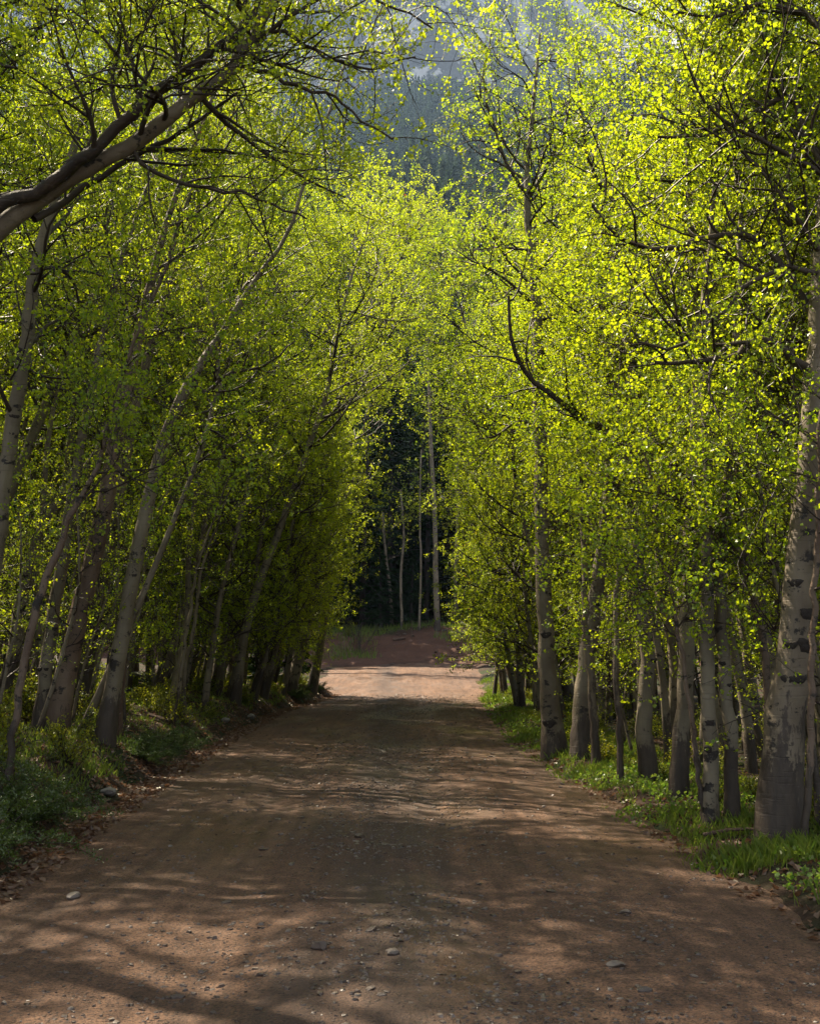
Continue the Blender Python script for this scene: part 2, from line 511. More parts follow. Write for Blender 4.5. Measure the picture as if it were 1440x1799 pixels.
# ================================================================== SETTING
def axis(segs):
    out = []
    for a, b, s in segs: out.append(np.arange(a, b, s))
    return np.concatenate(out)


def grid_mesh(name, X, Y, Z, material, mask=None):
    ny, nx = X.shape
    idx = np.arange(nx * ny).reshape(ny, nx)
    F = np.stack([idx[:-1, :-1], idx[:-1, 1:], idx[1:, 1:], idx[1:, :-1]], -1).reshape(-1, 4)
    V = np.stack([X, Y, Z], -1).reshape(-1, 3)
    return new_mesh(name, V, F, 4, material)


gx_ = axis([(-150, -40, 10), (-40, -12, 1.0), (-12, 12, 0.14), (12, 40, 1.0), (40, 160, 10)])
gy_ = axis([(-40, -4, 3), (-4, 2, 0.5), (2, 30, 0.16), (30, 76, 0.4), (76, 130, 3), (130, 160, 10)])
X, Y = np.meshgrid(gx_, gy_)
link("ground", grid_mesh("ground", X, Y, ground_z(X, Y), M_SOIL), kind='structure')

ry = axis([(-8, 2, 0.3), (2, 26, 0.06), (26, 64.5, 0.2)])
u = np.linspace(0, 1, 130)
xl, xr = edges(ry)
xl2 = xl - 0.45; xr2 = xr + 0.45
X = xl2[:, None] + (xr2 - xl2)[:, None] * u[None, :]
Y = np.repeat(ry[:, None], len(u), 1)
Z = road_z(X, Y) - 0.02
Z -= 0.12 * sstep(63.5, 64.4, Y)
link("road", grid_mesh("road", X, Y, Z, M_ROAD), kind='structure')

# wooded hillside behind the trees and the mountain
hx = axis([(-900, 900, 18)]); hy = axis([(118, 1180, 14)])
X, Y = np.meshgrid(hx, hy)


def hill_z(x, y):
    rise = 0.60 * np.clip(y - 135, 0, 765 + 50 * vnoise(x * 0.004, 3))
    rise = rise - 0.4 * np.clip(y - 900, 0, 400)
    return np.minimum(5.2, 2.8 + 0.1 * (y - 72)) + rise + 26 * fbm(x * 0.008, y * 0.008, 3) * sstep(150, 300, y) + 0.03 * x


link("hillside", grid_mesh("hillside", X, Y, hill_z(X, Y), M_HILL), kind='structure')
mx_ = np.arange(-900, 1100, 11.0); my_ = np.arange(1000, 1900, 11.0)
X, Y = np.meshgrid(mx_, my_)
RX, _, RZ = at(1046, 0, 1350)
Zm = RZ - 0.92 * np.maximum(X - RX, -170) - 0.5 * np.abs(Y - 1350) + 0.12 * (Y - 1350) * (Y < 1350) + 75 * fbm(X * 0.006 + 3, Y * 0.006, 6)
Zm = np.clip(Zm, 300, 985 + 12 * fbm(X * 0.02, Y * 0.02, 3))
link("mountain", grid_mesh("mountain", X, Y, Zm, M_MTN), kind='structure')

# far spruce forest: one mass
rng = np.random.default_rng(21)
n = 9000
fy = 140 + 790 * rng.random(n) ** 0.62; fx = fy * np.where(rng.random(n) < .72, rng.uniform(-0.10, 0.26, n), rng.uniform(-0.4, 0.42, n))
keep = np.abs(fx) < fy * 0.42 + 15
fx, fy = fx[keep], fy[keep]
sz = rng.uniform(9, 18, len(fx)) * (0.75 + 0.45 * rng.random(len(fx)))
fz = hill_z(fx, fy)
k = 44
nf = len(fx)
hh = 0.04 + 0.93 * (np.arange(k)[None] + rng.random((nf, k))) / k
aa = rng.uniform(0, 6.283, (nf, k))
rr = (0.19 * (1 - hh) ** 0.8 + 0.015) * rng.uniform(0.6, 1.2, (nf, k)) * sz[:, None]
ww = (0.05 + 0.06 * (1 - hh)) * sz[:, None]
cx_, sy_ = np.cos(aa), np.sin(aa)
bx, by, bz = fx[:, None], fy[:, None], fz[:, None]
p0 = np.stack([bx + 0 * aa, by + 0 * aa, bz + (hh + 0.07) * sz[:, None]], -1)
drop = (hh - 0.05 * rng.random((nf, k))) * sz[:, None]
p1 = np.stack([bx + cx_ * rr - sy_ * ww, by + sy_ * rr + cx_ * ww, bz + drop], -1)
p2 = np.stack([bx + cx_ * rr + sy_ * ww, by + sy_ * rr - cx_ * ww, bz + drop - 0.02 * sz[:, None]], -1)
Vs = [np.stack([p0, p1, p2], 2).reshape(-1, 3)]; Fs = [np.arange(nf * k * 3).reshape(-1, 3)]
V = np.concatenate(Vs); F = np.concatenate(Fs)
M_FARN = leaf_mat("far_spruce_needle", (0.010, 0.020, 0.012), (0.035, 0.045, 0.028), (0.006, 0.012, 0.006), (0.012, 0.02, 0.01), gloss=0.0)
link("spruce_forest", new_mesh("spruce_forest", V, F, 3, M_FARN, attr=np.repeat(rng.random(nf), k), smooth=False),
     kind='stuff', label="dark spruce wood covering the blue hazy hillside below the mountain", category="forest")


# ================================================================== TREES
def crown_from(limbs, lrad, rng, nb, nt_, leaf, per, blen=(0.7, 1.5), tlen=(0.25, 0.6), bw=0.16, up=0.05, spread=0.10, tips=True):
    """branches on limbs, twigs on branches, leaves on twigs.
       returns (branch V,F), (leaf V,F,tint)"""
    S, D, pr, pi, t = kids(limbs, lrad, nb, 0.12, 1.0, 0.85, rng, upb=0.3)
    L = rng.uniform(*blen, len(S)) * (1.15 - 0.45 * t)
    B = grow(S, D, L, 8, bw, up, rng)
    r0 = np.minimum(pr * 0.65, 0.006 + 0.011 * L)
    br = r0[:, None] * np.linspace(1, 0.35, 8)[None]
    S2, D2, pr2, pi2, t2 = kids(B, br, nt_, 0.15, 1.0, 0.8, rng, upb=0.3)
    L2 = rng.uniform(*tlen, len(S2))
    Tw = grow(S2, D2, L2, 5, 0.22, up, rng)
    tr = np.minimum(pr2 * 0.7, 0.0045)[:, None] * np.linspace(1, 0.5, 5)[None]
    tr = np.maximum(tr, 0.0022)
    wood = join([tubes(B, br, 4), tubes(Tw, tr, 3)])
    # leaf clusters: clumps along twigs, denser at tips
    nt2 = len(Tw)
    spur = rng.random((nt2, 3)) ** 0.6 * 4; spur[:, 0] = 3.9
    f = spur[np.arange(nt2)[:, None], rng.integers(0, 3, (nt2, per))]; i = np.minimum(f.astype(int), 3); w = (f - i)[..., None]
    ii = np.arange(nt2)[:, None].repeat(per, 1)
    C = Tw[ii, i] * (1 - w) + Tw[ii, i + 1] * w
    C = C + rng.normal(0, spread * 0.30, C.shape)
    C = C.reshape(-1, 3)
    tint = (np.repeat(rng.random(nt2), per) * 0.5 + rng.random(nt2 * per) * 0.5)
    V, F = leaf_quads(C, leaf, rng)
    return wood, (V, F, tint)


def trunk_radii(P, r0, r1, flare=0.35):
    t = np.linspace(0, 1, P)
    return (r0 * (1 - t) ** 0.85 + r1) * (1 + flare * np.exp(-t * P * 0.55))


def bumpy_tube(path, rad, k, rng, amp=0.06):
    V, F = tubes(path[None], rad[None], k)
    P = len(path)
    Vr = V.reshape(P, k, 3)
    c = path[:, None, :]
    n = rng.normal(0, 1, (P, k)); n = (n + np.roll(n, 1, 1) + np.roll(n, 1, 0)) / 2.2
    Vr = c + (Vr - c) * (1 + amp * n)[..., None]
    return Vr.reshape(-1, 3), F


def aspen_variant(seed, H, r0, c0, nl, nb, nt_, per, leaf, wander=0.035, spreadL=2.4, P=22, upl=0.04):
    rng = np.random.default_rng(seed)
    S = np.array([[0, 0, -0.25]]); D = np.array([[0.0, 0, 1]])
    tr = grow(S, D, np.array([H]), P, wander, 0.02, rng)
    tt_ = np.linspace(0, 1, P)[:, None]; tr[0][:, :2] -= 0.75 * tt_ * tr[0][-1, :2]
    rad = trunk_radii(P, r0, 0.012)[None]
    T = bumpy_tube(tr[0], rad[0], 10, rng)
    S, D, pr, pi, t = kids(tr, rad, nl, c0, 0.97, 1.05, rng, upb=0.2)
    L = spreadL * (0.35 + 0.9 * np.sin(np.clip((t - c0) / (1 - c0), 0, 1) * 2.6 + 0.45)) * rng.uniform(0.7, 1.2, len(S))
    L = np.maximum(L, 0.5)
    Lm = grow(S, D, L, 10, 0.12, upl, rng)
    lr = np.minimum(pr * 0.55, 0.010 + 0.013 * L)[:, None] * np.linspace(1, 0.25, 10)[None]
    limbs = tubes(Lm, lr, 5)
    all_l = np.concatenate([Lm, resample(tr[0][int(P * 0.78):], 10)[None]])
    all_r = np.concatenate([lr, np.full((1, 10), 0.015)])
    wood, leaves = crown_from(all_l, all_r, rng, nb, nt_, leaf, per)
    wood = join([limbs, wood])
    mt = new_mesh("trunk", T[0], T[1], 4, M_BARK)
    mw = new_mesh("branches", wood[0], wood[1], 4, M_TWIG)
    ml = new_mesh("crown", leaves[0], leaves[1], 4, M_LEAF, attr=leaves[2], smooth=False)
    return mt, mw, ml


MATURE = [aspen_variant(100 + i, 13.0, 0.10 + 0.015 * (i % 3), 0.36 + 0.06 * (i % 3), 24, 8, 6, 19, 0.033, wander=0.05) for i in range(5)]
YOUNG = [aspen_variant(200 + i, 7.0, 0.055, 0.16, 24, 6, 5, 18, 0.031, spreadL=1.1, P=18) for i in range(3)]
POLE = [aspen_variant(250 + i, 10.0, 0.055, 0.5, 15, 5, 5, 18, 0.031, spreadL=1.3, P=20, wander=0.045) for i in range(3)]
SAPLING = [aspen_variant(300 + i, 4.6, 0.024, 0.28, 12, 4, 4, 11, 0.034, spreadL=0.6, P=14, wander=0.05) for i in range(3)]


def put_tree(kind, name, variant, x, y, rz, lean, sc, label, group, leandir=0.0, sz=None, cat="tree"):
    """lean = tilt in radians; leandir = direction of tilt (0 = +x)"""
    z = float(ground_z(x, y)) - 0.04
    m = Matrix.Rotation(leandir, 3, 'Z') @ Matrix.Rotation(lean, 3, 'Y') @ Matrix.Rotation(-leandir, 3, 'Z') @ Matrix.Rotation(rz, 3, 'Z')
    t = thing(name, label, cat, (x, y, z), group, m.to_euler(), (sc, sc, sc if sz is None else sz))
    link("trunk", variant[0], t); link("branches", variant[1], t)
    c = link("crown", variant[2], t); c['kind'] = 'stuff'
    return t


def hero(name, label, cpts, wid, limbs=(), leafy=(10, 26), c0=0.45, depth0=None, bark=M_BARK, leaf=0.031, dY=None,
         nb=8, nt_=6, per=18, spreadL=2.0, base_world=None, knots=8, seed=1, ext=None, rsc=0.9):
    """cpts: trunk centre pixels, base first. wid: [(py-ish index frac, width px)] at same points."""
    rng = np.random.default_rng(seed)
    pts = []
    if base_world is not None:
        b = np.array(base_world, float); b[2] = float(ground_z(b[0], b[1]))
        pts.append(b); Y0 = depth0
    else:
        b = on_ground(*cpts[0]); pts.append(b); Y0 = b[1]; cpts = cpts[1:]
    for j, (px, py) in enumerate(cpts):
        yy = Y0 + (0 if dY is None else dY[j])
        pts.append(at(px, py, yy))
    W = [w * (pts[min(i, len(pts) - 1)][1]) / FPX / 2 * rsc for i, w in enumerate(wid)]
    if ext is not None:   # world-space extension beyond the last pixel point
        for e in ext:
            pts.append(pts[-1] + np.array(e)); W.append(W[-1] * 0.72)
    pts = np.array(pts); W = np.array((W + [W[-1] * .7] * 4)[:len(pts)])
    P = 34
    path = resample(pts, P)
    rad = np.interp(np.linspace(0, 1, P), knots_of(pts), W)
    path[1:-1] += rng.normal(0, 0.010, (P - 2, 3))
    path[0, 2] -= 0.25
    rad[0] *= 1.25; rad[1] *= 1.1
    org = b.copy()
    t = thing(name, label, "tree", org)
    pl = path - org
    T = bumpy_tube(pl, rad, 14, rng, 0.05)
    link("trunk", new_mesh("trunk", T[0], T[1], 4, bark), t)
    alll, allr = [], []
    for lp in limbs:
        q = [at(px, py, Y0 + d) for px, py, d in lp['p']]
        q = resample(np.array(q), 14); q[1:-1] += rng.normal(0, 0.012, (12, 3))
        w = lp['w'] * Y0 / FPX / 2
        rr = np.linspace(w, w * 0.35, 14)
        L = bumpy_tube(q - org, rr, 8, rng, 0.05)
        link("limb", new_mesh("limb", L[0], L[1], 4, lp.get('m', M_LIMB)), t)
        qq = resample(q - org, 10)
        alll.append(qq); allr.append(np.interp(np.linspace(0, 1, 10), np.linspace(0, 1, 14), rr))
    nl = leafy[0]
    if nl:
        S, D, pr, pi, tt = kids(pl[None], rad[None], nl, c0, 0.98, 1.05, rng, upb=0.2)
        L = spreadL * rng.uniform(0.5, 1.1, len(S)) * (1.1 - 0.5 * (tt - c0) / (1 - c0))
        Lm = grow(S, D, L, 10, 0.13, 0.05, rng)
        lr = np.minimum(pr * 0.5, 0.008 + 0.012 * L)[:, None] * np.linspace(1, 0.25, 10)[None]
        for q_ in range(len(Lm)):
            V, F = tubes(Lm[q_:q_ + 1], lr[q_:q_ + 1], 6)
            link("limb", new_mesh("limb", V, F, 4, M_LIMB), t)
        alll += list(Lm); allr += list(lr)
    if alll:
        wood, leaves = crown_from(np.array(alll), np.array(allr), rng, nb, nt_, leaf, per)
        link("twigs", new_mesh("twigs", wood[0], wood[1], 4, M_TWIG), t, kind='stuff')
        c = link("crown", new_mesh("crown", leaves[0], leaves[1], 4, M_LEAF, attr=leaves[2], smooth=False), t)
        c['kind'] = 'stuff'
    # black branch scars facing roughly the road and the viewer
    for kk in range(knots):
        i = int(rng.uniform(2, P * 0.62))
        a = rng.uniform(-2.4, -0.7)
        c = pl[i]; r = rad[i]
        dirv = np.array([math.cos(a), math.sin(a), 0])
        me = knot_mesh(r * rng.uniform(0.32, 0.68), rng)
        o = link("branch_scar", me, t, c + dirv * r * 0.97)
        o.rotation_euler = (0, 0, a)
    return t


def knot_mesh(s, rng):
    """lens-shaped brow scar, long axis sideways, thin along local x"""
    th = np.linspace(0, 2 * np.pi, 13)[:-1]
    rings = []
    for f, d in ((1.0, -0.05), (0.8, 0.12), (0.4, 0.16)):
        j = 1 + 0.18 * rng.normal(0, 1, 12)
        rings.append(np.stack([np.full(12, d * s), np.cos(th) * s * f * j, np.sin(th) * s * 0.62 * f * j + 0.2 * s * np.cos(2 * th) * f], -1))
    V = np.concatenate(rings + [np.array([[0.05 * s, 0, 0]])])
    F = []
    for q in range(2):
        for i in range(12):
            F.append((q * 12 + i, q * 12 + (i + 1) % 12, (q + 1) * 12 + (i + 1) % 12, (q + 1) * 12 + i))
    me = bpy.data.meshes.new("branch_scar")
    F2 = F + [(24 + i, 24 + (i + 1) % 12, 36) for i in range(12)]
    me.from_pydata(V.tolist(), [], F2); me.materials.append(M_KNOT)
    for p in me.polygons: p.use_smooth = True
    return me


# ---- hero trees, right-hand side of the road
hero("aspen_tree", "thickest pale aspen trunk at the right edge, its foot blackened and split, limbs twisting",
     [(1368, 1478), (1378, 1300), (1398, 1100), (1412, 930), (1428, 700), (1440, 480), (1452, 250), (1460, 20)],
     [88, 76, 64, 52, 41, 35, 27, 19], seed=11, bark=M_BARK_DARK, knots=7, c0=0.5, leafy=(16, 0), nb=9, per=14, spreadL=2.2,
     limbs=[dict(p=[(1430, 655, 0), (1385, 625, -.1), (1330, 598, -.1), (1280, 626, -.2), (1210, 632, -.3), (1150, 637, -.3)], w=18),
            dict(p=[(1445, 600, 0), (1420, 540, .1), (1370, 470, .1), (1335, 420, .1), (1250, 412, -.1), (1170, 440, -.2), (1080, 412, -.3), (1040, 360, -.3)], w=17),
            dict(p=[(1448, 300, 0), (1400, 200, .1), (1390, 165, .1), (1310, 205, .2), (1230, 235, .2), (1150, 240, .3)], w=15),
            dict(p=[(1455, 60, 0), (1400, 18, .1), (1330, 8, .1), (1250, 30, .2), (1170, 15, .2)], w=14),
            dict(p=[(1440, 480, 0), (1390, 470, -.3), (1310, 500, -.4), (1230, 590, -.5), (1180, 610, -.5), (1120, 600, -.5)], w=11)],
     ext=[(0.1, 0, 1.2), (0.1, 0, 1.5)])
hero("aspen_tree", "straight pale black-scarred aspen nearest the road, crown standing tall against the mountain",
     [(976, 1330), (966, 1240), (957, 1100), (952, 950), (949, 800), (944, 650), (938, 480), (925, 340), (935, 190), (948, 60)],
     [48, 38, 31, 29, 27, 25, 19, 13, 8, 5], seed=12, knots=9, c0=0.58, leafy=(20, 0), nb=9, per=15, spreadL=2.3,
     limbs=[dict(p=[(925, 340, 0), (890, 290, 0), (870, 230, .2), (850, 150, .2), (862, 60, .2)], w=8),
            dict(p=[(930, 345, 0), (975, 260, 0), (1000, 190, .1), (1020, 110, .2)], w=8),
            dict(p=[(945, 745, 0), (910, 742, .1), (870, 765, .1), (840, 770, .1)], w=7)])
hero("aspen_tree", "stout pale aspen just behind the straight scarred trunk, leaning slightly away from the road",
     [(1018, 1332), (1022, 1240), (1036, 1110), (1052, 1000), (1068, 860), (1085, 700), (1100, 520)], [44, 36, 30, 26, 22, 17, 10], seed=13, c0=0.62, leafy=(18, 0), spreadL=2.4, knots=4)
hero("aspen_tree", "pale aspen with a crooked bend low in its trunk and a bare limb arching left",
     [(1138, 1372), (1132, 1250), (1138, 1150), (1121, 1050), (1119, 990), (1131, 890), (1126, 780), (1108, 640), (1092, 500), (1075, 360), (1100, 240), (1122, 110), (1130, 0)],
     [34, 29, 29, 28, 26, 25, 22, 18, 15, 12, 9, 6, 4], seed=14, c0=0.52, leafy=(10, 0), spreadL=0.8, knots=8,
     limbs=[dict(p=[(1118, 765, 0), (1075, 755, 0), (1030, 742, 0), (985, 705, -.1), (940, 672, -.1), (905, 620, -.2), (893, 520, -.2)], w=15),
            dict(p=[(1075, 365, 0), (1045, 310, .1), (1025, 250, .1), (1020, 150, .2)], w=9)])
hero("aspen_tree", "pale upright aspen, first of the close row right of the crooked trunk",
     [(1192, 1402), (1200, 1250), (1206, 1100), (1213, 950), (1216, 800), (1225, 640), (1215, 450), (1205, 250), (1210, 90)], [36, 32, 29, 26, 23, 20, 15, 10, 6], seed=15, c0=0.55, leafy=(14, 0), spreadL=1.2)
hero("aspen_tree", "tall straight aspen in the middle of the close row of trunks, black patch low down",
     [(1248, 1448), (1246, 1300), (1241, 1130), (1243, 950), (1240, 780), (1236, 600), (1245, 420), (1260, 240)], [32, 28, 25, 22, 20, 17, 13, 8], seed=16, c0=0.58, ext=[(0, .1, 1.3), (.2, .1, .6)], leafy=(12, 0), spreadL=1.2)
hero("aspen_tree", "greyish aspen between the straight row and the thick right-hand trunk, bulging midway",
     [(1282, 1440), (1284, 1300), (1272, 1180), (1262, 1080), (1270, 940), (1282, 780), (1290, 600), (1300, 420)], [30, 26, 25, 21, 19, 17, 14, 9], seed=17, c0=0.7, ext=[(0, .1, 1.3), (.2, .1, .6)], leafy=(9, 0), spreadL=1.0)
hero("aspen_tree", "thin brown leaning aspen whose bare stem curves up and left across the row of trunks",
     [(1342, 1440), (1348, 1250), (1338, 1120), (1312, 1010), (1284, 950), (1220, 890), (1160, 860), (1128, 780)], [16, 15, 15, 14, 12, 9, 6, 4], seed=18, bark=M_BARK_PEEL, c0=0.45, leafy=(14, 0), spreadL=0.9, knots=0, nb=7,
     limbs=[dict(p=[(1312, 1010, 0), (1298, 900, .1), (1292, 800, .1), (1296, 700, .1), (1290, 620, .1)], w=9, m=M_BARK_PEEL)])
hero("aspen_tree", "slim tan stem right of the thick blackened trunk, cut by the picture edge",
     [(1412, 1490), (1420, 1340), (1426, 1180), (1432, 1020), (1438, 850), (1446, 640)], [15, 14, 13, 12, 10, 8], seed=19, bark=M_BARK_PEEL, c0=0.5, leafy=(8, 0), spreadL=1.2, knots=0)
hero("aspen_tree", "dark slender trunk leaning against the stout pale aspen near the verge bend",
     [(1048, 1345), (1040, 1230), (1030, 1120), (1026, 1000), (1020, 880), (1012, 740)], [18, 16, 14, 12, 10, 7], seed=20, bark=M_BARK_DARK, c0=0.78, leafy=(6, 0), spreadL=0.7, knots=2)
hero("aspen_tree", "thin stem crossing diagonally in front of the right-hand row of trunks",
     [(1236, 1450), (1222, 1330), (1205, 1200), (1190, 1110), (1180, 1040), (1160, 980)], [10, 9, 9, 8, 7, 5], seed=21, bark=M_BARK_PEEL, c0=0.6, leafy=(6, 0), spreadL=0.8, knots=0)
hero("aspen_tree", "slender stem left of the crooked aspen, dark and branchless low down",
     [(1092, 1375), (1085, 1240), (1080, 1110), (1086, 960), (1082, 800), (1090, 620)], [13, 12, 11, 10, 8, 5], seed=22, bark=M_BARK_DARK, c0=0.5, leafy=(10, 0), spreadL=1.4, knots=0)

# ---- hero trees, left-hand side
hero("aspen_tree", "great leaning aspen arching diagonally over the road from the upper left corner",
     [(-20, 420), (130, 312), (245, 245), (330, 178), (405, 120), (455, 45), (495, -20), (540, -120)],
     [46, 40, 35, 31, 28, 26, 23, 18, 10], base_world=(-7.2, 10.4, 0), depth0=10.2, dY=[0, -.1, -.2, -.3, -.3, -.3, -.3, -.2], seed=31, bark=M_BARK_DARK,
     c0=0.5, leafy=(14, 0), spreadL=1.8, knots=6, nb=7,
     limbs=[dict(p=[(235, 255, -.2), (245, 285, -.2), (335, 325, -.3), (425, 340, -.4), (500, 370, -.5), (540, 385, -.5)], w=9),
            dict(p=[(400, 118, -.3), (470, 128, -.3), (530, 155, -.4), (590, 168, -.4), (620, 195, -.5), (690, 245, -.5)], w=9),
            dict(p=[(440, 55, -.3), (500, 60, -.4), (560, 95, -.5), (640, 120, -.5), (730, 100, -.5)], w=9),
            dict(p=[(60, 385, 0), (150, 330, .4), (235, 275, .4), (300, 242, .4), (370, 200, .4), (418, 162, .4)], w=15),
            dict(p=[(420, 100, -.3), (520, 20, -.4), (600, -10, -.4), (700, 15, -.4), (760, 50, -.4)], w=9)])
hero("aspen_tree", "dark split twin trunk lying just above the great leaning aspen, its shade painted nearly black",
     [(-20, 372), (60, 338), (150, 275), (225, 208), (300, 145), (380, 85), (430, 50), (470, -30)],
     [40, 30, 27, 25, 24, 22, 19, 15, 8], base_world=(-7.4, 9.6, 0), depth0=9.9, dY=[.1, .1, 0, 0, -.1, -.2, -.3, -.3], seed=32, bark=M_BARK_SHADE,
     c0=0.5, leafy=(12, 0), spreadL=1.6, knots=0, nb=8)
hero("aspen_tree", "long smooth aspen leaning right out of the left bank, dark at its foot",
     [(182, 1303), (200, 1200), (214, 1120), (236, 1000), (262, 870), (298, 745), (340, 662), (378, 605), (430, 520), (500, 420)],
     [38, 32, 30, 28, 26, 24, 21, 17, 12, 8], seed=33, c0=0.55, ext=[(.45, .1, 1.5), (.5, .1, 1.6), (.5, 0, 1.6)], leafy=(9, 0), per=11, spreadL=2.0, knots=5,
     limbs=[dict(p=[(340, 662, 0), (355, 690, 0), (400, 660, .1), (470, 640, .2), (520, 600, .3)], w=9)])
hero("aspen_tree", "thick aspen with reddish peeling bark, second trunk of the pair on the left bank",
     [(98, 1286), (112, 1200), (135, 1100), (160, 1000), (182, 900), (200, 800), (222, 690), (250, 560), (290, 400)], [50, 44, 40, 36, 33, 30, 26, 20, 13], seed=34, bark=M_BARK_PEEL, c0=0.55, ext=[(.45, .1, 1.5), (.5, .1, 1.6), (.5, 0, 1.6)], leafy=(9, 0), per=11, spreadL=2.2)
hero("aspen_tree", "pale aspen directly left of the reddish peeling trunk, its twin on the bank",
     [(70, 1285), (80, 1190), (92, 1090), (112, 980), (128, 870), (150, 740), (180, 600), (220, 440)], [30, 26, 24, 22, 20, 18, 14, 9], seed=35, c0=0.55, ext=[(.45, .1, 1.5), (.5, .1, 1.6), (.5, 0, 1.6)], leafy=(9, 0), per=11, spreadL=2.2)
hero("aspen_tree", "grey leaning aspen between the peeling trunk and the long smooth one",
     [(138, 1262), (152, 1150), (172, 1050), (195, 940), (212, 840), (235, 730), (262, 620), (300, 500)], [36, 33, 31, 28, 26, 22, 17, 12], seed=36, bark=M_BARK_DARK, c0=0.55, ext=[(.45, .1, 1.5), (.5, .1, 1.6), (.5, 0, 1.6)], leafy=(9, 0), per=11, spreadL=2.2)
hero("aspen_tree", "bent thin trunk at the far left edge, forked and leaning inward above the juniper",
     [(12, 1372), (26, 1280), (38, 1190), (60, 1090), (82, 1010), (120, 920), (165, 830)], [14, 14, 15, 16, 15, 13, 10], seed=37, bark=M_BARK_PEEL, c0=0.6, ext=[(.3, .1, 1.2), (.4, .1, 1.2)], leafy=(12, 0), spreadL=1.4, knots=2)
hero("aspen_tree", "pale aspen rising along the left picture edge and leaning towards the road at mid-height",
     [(-14, 1010), (4, 860), (28, 720), (46, 600), (66, 470), (96, 350), (150, 200)], [34, 32, 31, 29, 27, 24, 20, 13], base_world=(-5.2, 12.2, 0), depth0=12.4, seed=38, c0=0.45, leafy=(9, 0), per=11, spreadL=2.2)
hero("aspen_tree", "leaning aspen sweeping from the lower left corner up behind the peeling trunk",
     [(2, 1250), (24, 1150), (44, 1040), (75, 930), (120, 860), (168, 800), (204, 720), (232, 620)], [30, 28, 26, 22, 20, 18, 16, 11], seed=39, c0=0.55, ext=[(.45, .1, 1.5), (.5, .1, 1.6), (.5, 0, 1.6)], leafy=(9, 0), per=11, spreadL=2.0)
hero("aspen_tree", "slim aspen leaning right halfway down the left wood, pale where light catches its stem",
     [(478, 1180), (494, 1090), (512, 1010), (532, 930), (548, 850), (566, 785), (592, 735), (640, 660)], [20, 18, 17, 16, 14, 12, 9, 6], seed=40, c0=0.45, leafy=(20, 0), spreadL=3.0, leaf=0.05)
for i, (pp, lab) in enumerate([
    ([(214, 1245), (226, 1160), (246, 1060), (262, 960)], "slim green-grey stem just right of the long leaning aspen's foot"),
    ([(270, 1225), (268, 1150), (262, 1080), (264, 990)], "thin pale stem, left one of a close pair on the left bank"),
    ([(276, 1228), (282, 1150), (275, 1080), (286, 990)], "thin pale stem, right one of a close pair on the left bank"),
    ([(308, 1275), (318, 1180), (332, 1090), (346, 1000)], "thin pale pole at the front of the left bank shrubs"),
    ([(322, 1270), (326, 1170), (344, 1090), (352, 1010)], "thin pale pole nearly touching its neighbour, crossing it higher up"),
    ([(428, 1190), (430, 1110), (446, 1040), (458, 960)], "short thin aspen pole in the middle of the left wood")]):
    hero("aspen_sapling", lab, pp, [9, 8, 7, 5], seed=50 + i, c0=0.55, leafy=(9, 0), spreadL=0.9, knots=0, nb=5, nt_=4, per=12, ext=[(0.25, 0, 0.8), (0.3, 0, 0.9)])

# far trunks in the dark opening
for i, (pp, w, lab) in enumerate([
    ([(768, 1106), (765, 1000), (763, 900), (758, 800), (755, 725), (750, 560)], 10, "tall white aspen trunk standing alone in the dark opening at the road's end"),
    ([(802, 1098), (800, 1000), (804, 900), (803, 820), (808, 700)], 8, "dim pale trunk right of the lone white one at the road's end"),
    ([(689, 1100), (685, 1040), (678, 980), (672, 900)], 6, "short leaning pale trunk left of the lone white one"),
    ([(706, 1104), (704, 1010), (709, 940), (704, 860)], 5, "thin faint trunk deep in the dark spruces"),
    ([(736, 1108), (739, 1000), (737, 900), (740, 790)], 4, "very thin grey trunk just left of the lone white one")]):
    hero("aspen_tree", lab, pp, [w * 1.2] + [w * (1 - 0.12 * j) for j in range(len(pp) - 1)], seed=70 + i, c0=0.6, leafy=(8, 0), spreadL=2.0, knots=2, nb=5, nt_=4, per=8, leaf=0.06)

# ---- filler aspens
rng = np.random.default_rng(77)
taken = []


def free(x, y, d):
    for a, b in taken:
        if (a - x) ** 2 + (b - y) ** 2 < d * d: return False
    taken.append((x, y)); return True


def scatter(n, xlo, xhi, ylo, yhi, d, side, tries=60):
    out = []
    for _ in range(n * tries):
        if len(out) >= n: break
        y = rng.uniform(ylo, yhi); e = edges(y)
        off = rng.uniform(xlo, xhi)
        x = (e[0] - off) if side < 0 else (e[1] + off)
        if 42 < y < 66 and -32 < x < 3.5: continue
        if side < 0 and 37.5 < y < 44 and off > 2.8: continue
        if side < 0 and (14.6 < y < 19.0 or 20 < y < 23.5) and 1.6 < off < 6.2 and d > 0.52: continue
        if free(x, y, d): out.append((x, y))
    return out


ORD = "first second third fourth fifth sixth seventh eighth ninth tenth eleventh twelfth".split()


def band(y):
    return ("close to the viewer" if y < 14 else "a little way along" if y < 19 else "halfway along" if y < 25 else
            "past halfway" if y < 31 else "short of the bend" if y < 37 else "right at the bend")


def row(off):
    return "front row" if off < 2.4 else "second row" if off < 4.6 else "deeper rows"


def look(s_, mid):
    return "slighter" if s_ < mid * 0.95 else "heavier" if s_ > mid * 1.06 else "middling"


def px_of(x, y):
    return 720 + FPX * x / max(y, 1)


